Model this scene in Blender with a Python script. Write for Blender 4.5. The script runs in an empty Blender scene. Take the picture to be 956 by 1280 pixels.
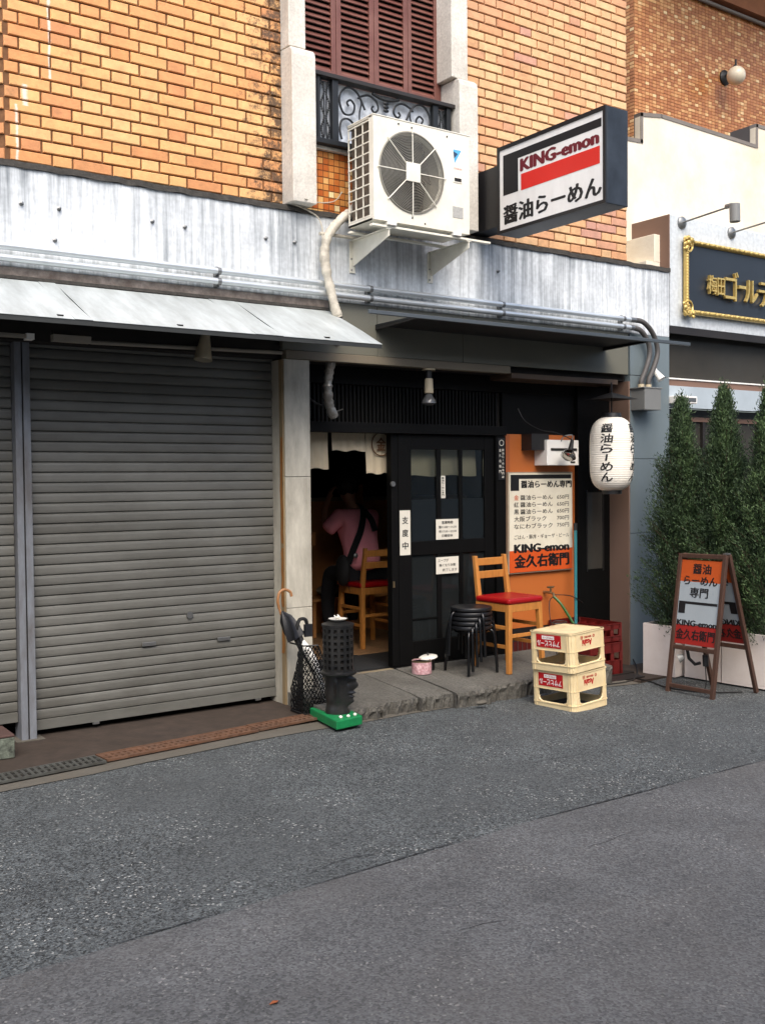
import bpy, bmesh, math, random
from mathutils import Vector, Matrix
random.seed(7)
S = bpy.context.scene
COL = S.collection
PI = math.pi
rad = math.radians

# ------------------------------------------------------------------ camera
cam = bpy.data.cameras.new('camera')
cam.sensor_fit = 'VERTICAL'; cam.sensor_height = 24.0; cam.lens = 24.119
cam.clip_start = 0.05; cam.clip_end = 500
co = bpy.data.objects.new('camera', cam); COL.objects.link(co)
R = Matrix(((0.820542923519269, 0.026101593323895146, -0.5709886316630176),
            (-0.5715066218326204, 0.02093197127187695, -0.8203304418221595),
            (-0.009460013949114625, 0.99944012297117, 0.03209281432743545)))
co.matrix_world = Matrix.Translation((0, -5.92, 1.5)) @ R.to_4x4()
S.camera = co
# ------------------------------------------------------------------ world and sun
W = bpy.data.worlds.new('World'); S.world = W; W.use_nodes = True
nt = W.node_tree; bg = nt.nodes['Background']
sky = nt.nodes.new('ShaderNodeTexSky'); sky.sky_type = 'NISHITA'; sky.sun_disc = False
SUN_EL, SUN_AZ = rad(50), rad(-156)          # azimuth clockwise from +Y
sky.sun_elevation = SUN_EL; sky.sun_rotation = SUN_AZ
sky.air_density = 1.0; sky.dust_density = 4.0; sky.ozone_density = 0.8; sky.altitude = 50
nt.links.new(sky.outputs[0], bg.inputs[0]); bg.inputs[1].default_value = 0.13
sl = bpy.data.lights.new('sun', 'SUN'); sl.energy = 1.15; sl.angle = rad(45); sl.color = (1.0, 0.96, 0.9)
so = bpy.data.objects.new('sun', sl); COL.objects.link(so)
sd = Vector((math.cos(SUN_EL) * math.sin(SUN_AZ), math.cos(SUN_EL) * math.cos(SUN_AZ), math.sin(SUN_EL)))
so.rotation_euler = sd.to_track_quat('Z', 'Y').to_euler()
S.view_settings.view_transform = 'Standard'; S.view_settings.look = 'None'
S.view_settings.exposure = 1.12; S.view_settings.gamma = 1.0; S.view_settings.use_curve_mapping = False
S.render.engine = 'CYCLES'
S.cycles.max_bounces = 8; S.cycles.diffuse_bounces = 4; S.cycles.glossy_bounces = 3

# ------------------------------------------------------------------ materials
MATS = {}
def srgb(c):
    if isinstance(c, str):
        c = [int(c[i:i+2], 16) / 255 for i in (0, 2, 4)]
        c = [v / 12.92 if v <= .04045 else ((v + .055) / 1.055) ** 2.4 for v in c]
    return (*c[:3], 1.0)
def N(t, kind, **kw):
    n = t.nodes.new(kind)
    for k, v in kw.items(): setattr(n, k, v)
    return n
def mat(name, color, rough=.6, metal=0.0, var=.12, scale=6.0, bump=.15, bscale=60.0, dirt=None, dirt_amt=.0, dirt_scale=3.0, stretch=(1, 1, 1), spec=.5, rand=0.0, scratch=None):
    """plain painted or natural surface: base colour with blotchy variation, optional dirt of its own and fine relief"""
    if name in MATS: return MATS[name]
    m = bpy.data.materials.new(name); m.use_nodes = True; t = m.node_tree
    b = t.nodes['Principled BSDF']; L = t.links.new
    geo = N(t, 'ShaderNodeNewGeometry'); mp = N(t, 'ShaderNodeMapping'); mp.inputs['Scale'].default_value = stretch
    L(geo.outputs['Position'], mp.inputs[0])
    n1 = N(t, 'ShaderNodeTexNoise'); n1.inputs['Scale'].default_value = scale; n1.inputs['Detail'].default_value = 6; n1.inputs['Roughness'].default_value = .65
    L(mp.outputs[0], n1.inputs['Vector'])
    c = srgb(color)
    mr = N(t, 'ShaderNodeMapRange'); mr.inputs[1].default_value = .3; mr.inputs[2].default_value = .7
    mr.inputs[3].default_value = 1 - var; mr.inputs[4].default_value = 1 + var
    L(n1.outputs['Fac'], mr.inputs[0])
    mul = N(t, 'ShaderNodeVectorMath', operation='SCALE'); mul.inputs[0].default_value = c[:3]
    src = mr.outputs[0]
    if rand:
        oi = N(t, 'ShaderNodeObjectInfo'); r2 = N(t, 'ShaderNodeMapRange')
        r2.inputs[3].default_value = 1 - rand; r2.inputs[4].default_value = 1 + rand
        L(oi.outputs['Random'], r2.inputs[0]); mm = N(t, 'ShaderNodeMath', operation='MULTIPLY')
        L(src, mm.inputs[0]); L(r2.outputs[0], mm.inputs[1]); src = mm.outputs[0]
    L(src, mul.inputs['Scale']); out = mul.outputs[0]
    if dirt:
        n2 = N(t, 'ShaderNodeTexNoise'); n2.inputs['Scale'].default_value = dirt_scale; n2.inputs['Detail'].default_value = 9; n2.inputs['Roughness'].default_value = .7
        L(mp.outputs[0], n2.inputs['Vector'])
        cr = N(t, 'ShaderNodeMapRange'); cr.inputs[1].default_value = .5 - .12; cr.inputs[2].default_value = .5 + .2; cr.inputs[4].default_value = dirt_amt
        L(n2.outputs['Fac'], cr.inputs[0])
        mx = N(t, 'ShaderNodeMix', data_type='RGBA'); L(cr.outputs[0], mx.inputs[0]); L(out, mx.inputs[6]); mx.inputs[7].default_value = srgb(dirt)
        out = mx.outputs[2]
    if scratch:
        ms = N(t, 'ShaderNodeMapping'); ms.inputs['Scale'].default_value = (5, 5, 130); L(geo.outputs['Position'], ms.inputs[0])
        ns = N(t, 'ShaderNodeTexNoise'); ns.inputs['Scale'].default_value = 1.6; ns.inputs['Detail'].default_value = 5; ns.inputs['Roughness'].default_value = .75; L(ms.outputs[0], ns.inputs['Vector'])
        rs = N(t, 'ShaderNodeMapRange'); rs.inputs[1].default_value = .70; rs.inputs[2].default_value = .76; rs.inputs[4].default_value = .6; L(ns.outputs[0], rs.inputs[0])
        xs_ = N(t, 'ShaderNodeMix', data_type='RGBA'); L(rs.outputs[0], xs_.inputs[0]); L(out, xs_.inputs[6]); xs_.inputs[7].default_value = srgb(scratch); out = xs_.outputs[2]
    L(out, b.inputs['Base Color'])
    b.inputs['Roughness'].default_value = rough; b.inputs['Metallic'].default_value = metal
    b.inputs['Specular IOR Level'].default_value = spec
    if bump:
        n3 = N(t, 'ShaderNodeTexNoise'); n3.inputs['Scale'].default_value = bscale; n3.inputs['Detail'].default_value = 5
        L(mp.outputs[0], n3.inputs['Vector'])
        bp = N(t, 'ShaderNodeBump'); bp.inputs['Strength'].default_value = bump; bp.inputs['Distance'].default_value = .004
        L(n3.outputs['Fac'], bp.inputs['Height']); L(bp.outputs[0], b.inputs['Normal'])
    MATS[name] = m
    return m

def brick_mat(name, stops, grime_x=None):
    m = bpy.data.materials.new(name); m.use_nodes = True; t = m.node_tree; b = t.nodes['Principled BSDF']; L = t.links.new
    oi = N(t, 'ShaderNodeObjectInfo'); cr = N(t, 'ShaderNodeValToRGB'); el = cr.color_ramp.elements
    cr.color_ramp.interpolation = 'LINEAR'
    while len(el) < len(stops): el.new(.5)
    for e, (p, c) in zip(el, stops): e.position = p; e.color = srgb(c)
    L(oi.outputs['Random'], cr.inputs[0])
    geo = N(t, 'ShaderNodeNewGeometry')
    n1 = N(t, 'ShaderNodeTexNoise'); n1.inputs['Scale'].default_value = 14; n1.inputs['Detail'].default_value = 8; n1.inputs['Roughness'].default_value = .7
    L(geo.outputs['Position'], n1.inputs['Vector'])
    mr = N(t, 'ShaderNodeMapRange'); mr.inputs[1].default_value = .3; mr.inputs[2].default_value = .7; mr.inputs[3].default_value = .8; mr.inputs[4].default_value = 1.15
    L(n1.outputs[0], mr.inputs[0])
    mul = N(t, 'ShaderNodeVectorMath', operation='SCALE'); L(cr.outputs[0], mul.inputs[0]); L(mr.outputs[0], mul.inputs['Scale'])
    # soot and lichen patches of their own shape
    n2 = N(t, 'ShaderNodeTexNoise'); n2.inputs['Scale'].default_value = 5; n2.inputs['Detail'].default_value = 10; n2.inputs['Roughness'].default_value = .75
    L(geo.outputs['Position'], n2.inputs['Vector'])
    fac = N(t, 'ShaderNodeMapRange'); fac.inputs[1].default_value = .56; fac.inputs[2].default_value = .76; fac.inputs[4].default_value = .5
    L(n2.outputs[0], fac.inputs[0]); f = fac.outputs[0]
    if grime_x:
        sx = N(t, 'ShaderNodeSeparateXYZ'); L(geo.outputs['Position'], sx.inputs[0])
        g = N(t, 'ShaderNodeMapRange'); g.inputs[1].default_value = grime_x[0]; g.inputs[2].default_value = grime_x[1]
        L(sx.outputs[0], g.inputs[0])
        n6 = N(t, 'ShaderNodeTexNoise'); n6.inputs['Scale'].default_value = 17; n6.inputs['Detail'].default_value = 9; n6.inputs['Roughness'].default_value = .8; L(geo.outputs['Position'], n6.inputs['Vector'])
        ad = N(t, 'ShaderNodeMath', operation='MULTIPLY_ADD'); L(n6.outputs[0], ad.inputs[0]); ad.inputs[1].default_value = 3.2; L(g.outputs[0], ad.inputs[2])
        g2 = N(t, 'ShaderNodeMapRange'); g2.inputs[1].default_value = 2.12; g2.inputs[2].default_value = 2.5; g2.inputs[4].default_value = .95; L(ad.outputs[0], g2.inputs[0])
        mxm = N(t, 'ShaderNodeMath', operation='MAXIMUM'); L(f, mxm.inputs[0]); L(g2.outputs[0], mxm.inputs[1]); f = mxm.outputs[0]
    mx = N(t, 'ShaderNodeMix', data_type='RGBA'); L(f, mx.inputs[0]); L(mul.outputs[0], mx.inputs[6]); mx.inputs[7].default_value = srgb('4a3829')
    res = mx.outputs[2]
    if grime_x:      # white lime runs on the wall
        sp = N(t, 'ShaderNodeSeparateXYZ'); L(geo.outputs['Position'], sp.inputs[0])
        for xc, za, zb, wd in ((1.86, 3.80, 4.6, .011), (1.668, 3.31, 3.62, .010), (1.72, 3.62, 3.74, .020)):
            wob = N(t, 'ShaderNodeMath', operation='MULTIPLY_ADD'); L(n2.outputs[0], wob.inputs[0]); wob.inputs[1].default_value = .05; L(sp.outputs[0], wob.inputs[2])
            df = N(t, 'ShaderNodeMath', operation='SUBTRACT'); L(wob.outputs[0], df.inputs[0]); df.inputs[1].default_value = xc + .025
            ab = N(t, 'ShaderNodeMath', operation='ABSOLUTE'); L(df.outputs[0], ab.inputs[0])
            m1 = N(t, 'ShaderNodeMapRange'); m1.inputs[1].default_value = wd; m1.inputs[2].default_value = wd * .3; m1.inputs[4].default_value = .8; L(ab.outputs[0], m1.inputs[0])
            g_ = N(t, 'ShaderNodeMath', operation='GREATER_THAN'); L(sp.outputs[2], g_.inputs[0]); g_.inputs[1].default_value = za
            l_ = N(t, 'ShaderNodeMath', operation='LESS_THAN'); L(sp.outputs[2], l_.inputs[0]); l_.inputs[1].default_value = zb
            a1 = N(t, 'ShaderNodeMath', operation='MULTIPLY'); L(g_.outputs[0], a1.inputs[0]); L(l_.outputs[0], a1.inputs[1])
            a2 = N(t, 'ShaderNodeMath', operation='MULTIPLY'); L(a1.outputs[0], a2.inputs[0]); L(m1.outputs[0], a2.inputs[1])
            a3 = N(t, 'ShaderNodeMath', operation='MULTIPLY'); L(a2.outputs[0], a3.inputs[0]); L(mr.outputs[0], a3.inputs[1])
            m2 = N(t, 'ShaderNodeMix', data_type='RGBA'); L(a3.outputs[0], m2.inputs[0]); L(res, m2.inputs[6]); m2.inputs[7].default_value = srgb('e6ded2'); res = m2.outputs[2]
    L(res, b.inputs['Base Color']); b.inputs['Roughness'].default_value = .62
    bp = N(t, 'ShaderNodeBump'); bp.inputs['Strength'].default_value = .35; bp.inputs['Distance'].default_value = .004
    n3 = N(t, 'ShaderNodeTexNoise'); n3.inputs['Scale'].default_value = 90; L(geo.outputs['Position'], n3.inputs['Vector']); L(n3.outputs[0], bp.inputs['Height']); L(bp.outputs[0], b.inputs['Normal'])
    return m

def streak_mat(name, base, streak, amt=.8, rough=.55, thr=(.45, .68), zscale=.35):
    """concrete or sheet metal with rain streaks that run down the face"""
    m = bpy.data.materials.new(name); m.use_nodes = True; t = m.node_tree; b = t.nodes['Principled BSDF']; L = t.links.new
    geo = N(t, 'ShaderNodeNewGeometry'); mp = N(t, 'ShaderNodeMapping'); mp.inputs['Scale'].default_value = (1, 1, zscale * .12); L(geo.outputs['Position'], mp.inputs[0])
    n1 = N(t, 'ShaderNodeTexNoise'); n1.inputs['Scale'].default_value = 16; n1.inputs['Detail'].default_value = 9; n1.inputs['Roughness'].default_value = .72; L(mp.outputs[0], n1.inputs['Vector'])
    n0 = N(t, 'ShaderNodeTexNoise'); n0.inputs['Scale'].default_value = 1.6; n0.inputs['Detail'].default_value = 3; L(geo.outputs['Position'], n0.inputs['Vector'])
    ad = N(t, 'ShaderNodeMath', operation='MULTIPLY_ADD'); L(n0.outputs[0], ad.inputs[0]); ad.inputs[1].default_value = .55; L(n1.outputs[0], ad.inputs[2])
    mr = N(t, 'ShaderNodeMapRange'); mr.inputs[1].default_value = thr[0] + .27; mr.inputs[2].default_value = thr[1] + .27; mr.inputs[4].default_value = amt; L(ad.outputs[0], mr.inputs[0])
    n2 = N(t, 'ShaderNodeTexNoise'); n2.inputs['Scale'].default_value = 30; n2.inputs['Detail'].default_value = 8; L(geo.outputs['Position'], n2.inputs['Vector'])
    m2 = N(t, 'ShaderNodeMapRange'); m2.inputs[3].default_value = .85; m2.inputs[4].default_value = 1.1; m2.inputs[1].default_value = .3; m2.inputs[2].default_value = .7; L(n2.outputs[0], m2.inputs[0])
    mx = N(t, 'ShaderNodeMix', data_type='RGBA'); L(mr.outputs[0], mx.inputs[0]); mx.inputs[6].default_value = srgb(base); mx.inputs[7].default_value = srgb(streak)
    mu = N(t, 'ShaderNodeVectorMath', operation='SCALE'); L(mx.outputs[2], mu.inputs[0]); L(m2.outputs[0], mu.inputs['Scale'])
    L(mu.outputs[0], b.inputs['Base Color']); b.inputs['Roughness'].default_value = rough
    bp = N(t, 'ShaderNodeBump'); bp.inputs['Strength'].default_value = .15; bp.inputs['Distance'].default_value = .004; L(n2.outputs[0], bp.inputs['Height']); L(bp.outputs[0], b.inputs['Normal'])
    return m

def asphalt_mat(name, base, speck, brown, rough=.85, spk=.62, relief=.9, amp=.7):
    m = bpy.data.materials.new(name); m.use_nodes = True; t = m.node_tree; b = t.nodes['Principled BSDF']; L = t.links.new
    geo = N(t, 'ShaderNodeNewGeometry')
    v = N(t, 'ShaderNodeTexVoronoi'); v.inputs['Scale'].default_value = 130; L(geo.outputs['Position'], v.inputs['Vector'])
    n = N(t, 'ShaderNodeTexNoise'); n.inputs['Scale'].default_value = 2.2; n.inputs['Detail'].default_value = 8; n.inputs['Roughness'].default_value = .6; L(geo.outputs['Position'], n.inputs['Vector'])
    nf = N(t, 'ShaderNodeTexNoise'); nf.inputs['Scale'].default_value = 240; nf.inputs['Detail'].default_value = 4; L(geo.outputs['Position'], nf.inputs['Vector'])
    sep = N(t, 'ShaderNodeSeparateColor'); L(v.outputs['Color'], sep.inputs[0])
    # stones: each cell its own grey
    st = N(t, 'ShaderNodeMapRange'); st.inputs[3].default_value = 1 - amp; st.inputs[4].default_value = 1 + amp * 1.25; L(sep.outputs[0], st.inputs[0])
    big = N(t, 'ShaderNodeMapRange'); big.inputs[1].default_value = .3; big.inputs[2].default_value = .7; big.inputs[3].default_value = .78; big.inputs[4].default_value = 1.2; L(n.outputs[0], big.inputs[0])
    mm = N(t, 'ShaderNodeMath', operation='MULTIPLY'); L(st.outputs[0], mm.inputs[0]); L(big.outputs[0], mm.inputs[1])
    mu = N(t, 'ShaderNodeVectorMath', operation='SCALE'); mu.inputs[0].default_value = srgb(base)[:3]; L(mm.outputs[0], mu.inputs['Scale'])
    # bright chips
    gt = N(t, 'ShaderNodeMath', operation='GREATER_THAN'); L(sep.outputs[1], gt.inputs[0]); gt.inputs[1].default_value = .965
    n4 = N(t, 'ShaderNodeTexNoise'); n4.inputs['Scale'].default_value = 3.5; n4.inputs['Detail'].default_value = 5; L(geo.outputs['Position'], n4.inputs['Vector'])
    g2 = N(t, 'ShaderNodeMapRange'); g2.inputs[1].default_value = .42; g2.inputs[2].default_value = spk; g2.inputs[4].default_value = .8; L(n4.outputs[0], g2.inputs[0])
    m3 = N(t, 'ShaderNodeMath', operation='MULTIPLY'); L(gt.outputs[0], m3.inputs[0]); L(g2.outputs[0], m3.inputs[1])
    mx = N(t, 'ShaderNodeMix', data_type='RGBA'); L(m3.outputs[0], mx.inputs[0]); L(mu.outputs[0], mx.inputs[6]); mx.inputs[7].default_value = srgb(speck)
    n5 = N(t, 'ShaderNodeTexNoise'); n5.inputs['Scale'].default_value = 1.1; n5.inputs['Detail'].default_value = 7; mp = N(t, 'ShaderNodeMapping'); mp.inputs['Location'].default_value = (3, 8, 1); L(geo.outputs['Position'], mp.inputs[0]); L(mp.outputs[0], n5.inputs['Vector'])
    br = N(t, 'ShaderNodeMapRange'); br.inputs[1].default_value = .45; br.inputs[2].default_value = .7; br.inputs[4].default_value = .5; L(n5.outputs[0], br.inputs[0])
    m4 = N(t, 'ShaderNodeMix', data_type='RGBA'); L(br.outputs[0], m4.inputs[0]); L(mx.outputs[2], m4.inputs[6]); m4.inputs[7].default_value = srgb(brown)
    # a few old gum spots and tar drips
    v2 = N(t, 'ShaderNodeTexVoronoi'); v2.inputs['Scale'].default_value = 2.6; L(geo.outputs['Position'], v2.inputs['Vector'])
    nw = N(t, 'ShaderNodeMath', operation='MULTIPLY_ADD'); L(nf.outputs[0], nw.inputs[0]); nw.inputs[1].default_value = .03; L(v2.outputs['Distance'], nw.inputs[2])
    sp = N(t, 'ShaderNodeMapRange'); sp.inputs[1].default_value = .062; sp.inputs[2].default_value = .05; sp.inputs[4].default_value = .7; L(nw.outputs[0], sp.inputs[0])
    m5 = N(t, 'ShaderNodeMix', data_type='RGBA'); L(sp.outputs[0], m5.inputs[0]); L(m4.outputs[2], m5.inputs[6]); m5.inputs[7].default_value = srgb('2c2c30')
    L(m5.outputs[2], b.inputs['Base Color']); b.inputs['Roughness'].default_value = rough
    add = N(t, 'ShaderNodeMath', operation='ADD'); L(v.outputs['Distance'], add.inputs[0]); L(nf.outputs[0], add.inputs[1])
    bp = N(t, 'ShaderNodeBump'); bp.inputs['Strength'].default_value = relief; bp.inputs['Distance'].default_value = .004; L(add.outputs[0], bp.inputs['Height']); L(bp.outputs[0], b.inputs['Normal'])
    return m

def glass_mat(name, tint, alpha_mix, rough=.02):
    m = bpy.data.materials.new(name); m.use_nodes = True; t = m.node_tree; L = t.links.new
    t.nodes.remove(t.nodes['Principled BSDF']); out = t.nodes['Material Output']
    tr = N(t, 'ShaderNodeBsdfTransparent'); tr.inputs[0].default_value = srgb(tint)
    gl = N(t, 'ShaderNodeBsdfGlossy'); gl.inputs['Roughness'].default_value = rough; gl.inputs[0].default_value = (.9, .95, 1, 1)
    fr = N(t, 'ShaderNodeFresnel'); fr.inputs[0].default_value = 1.45
    mx = N(t, 'ShaderNodeMixShader'); L(fr.outputs[0], mx.inputs[0]); L(tr.outputs[0], mx.inputs[1]); L(gl.outputs[0], mx.inputs[2])
    if alpha_mix:
        df = N(t, 'ShaderNodeBsdfDiffuse'); df.inputs[0].default_value = srgb(alpha_mix[0])
        m2 = N(t, 'ShaderNodeMixShader'); m2.inputs[0].default_value = alpha_mix[1]; L(mx.outputs[0], m2.inputs[1]); L(df.outputs[0], m2.inputs[2]); mx = m2
    L(mx.outputs[0], out.inputs[0]); return m

def tile_mat(name, stops, px, pz, axis='x'):
    """glazed mosaic, colour chosen per tile position"""
    m = bpy.data.materials.new(name); m.use_nodes = True; t = m.node_tree; b = t.nodes['Principled BSDF']; L = t.links.new
    at = N(t, 'ShaderNodeAttribute'); at.attribute_name = 'tone'
    cr = N(t, 'ShaderNodeValToRGB'); el = cr.color_ramp.elements
    while len(el) < len(stops): el.new(.5)
    for e, (p, c) in zip(el, stops): e.position = p; e.color = srgb(c)
    L(at.outputs['Fac'], cr.inputs[0]); L(cr.outputs[0], b.inputs['Base Color']); b.inputs['Roughness'].default_value = .35
    return m

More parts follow.
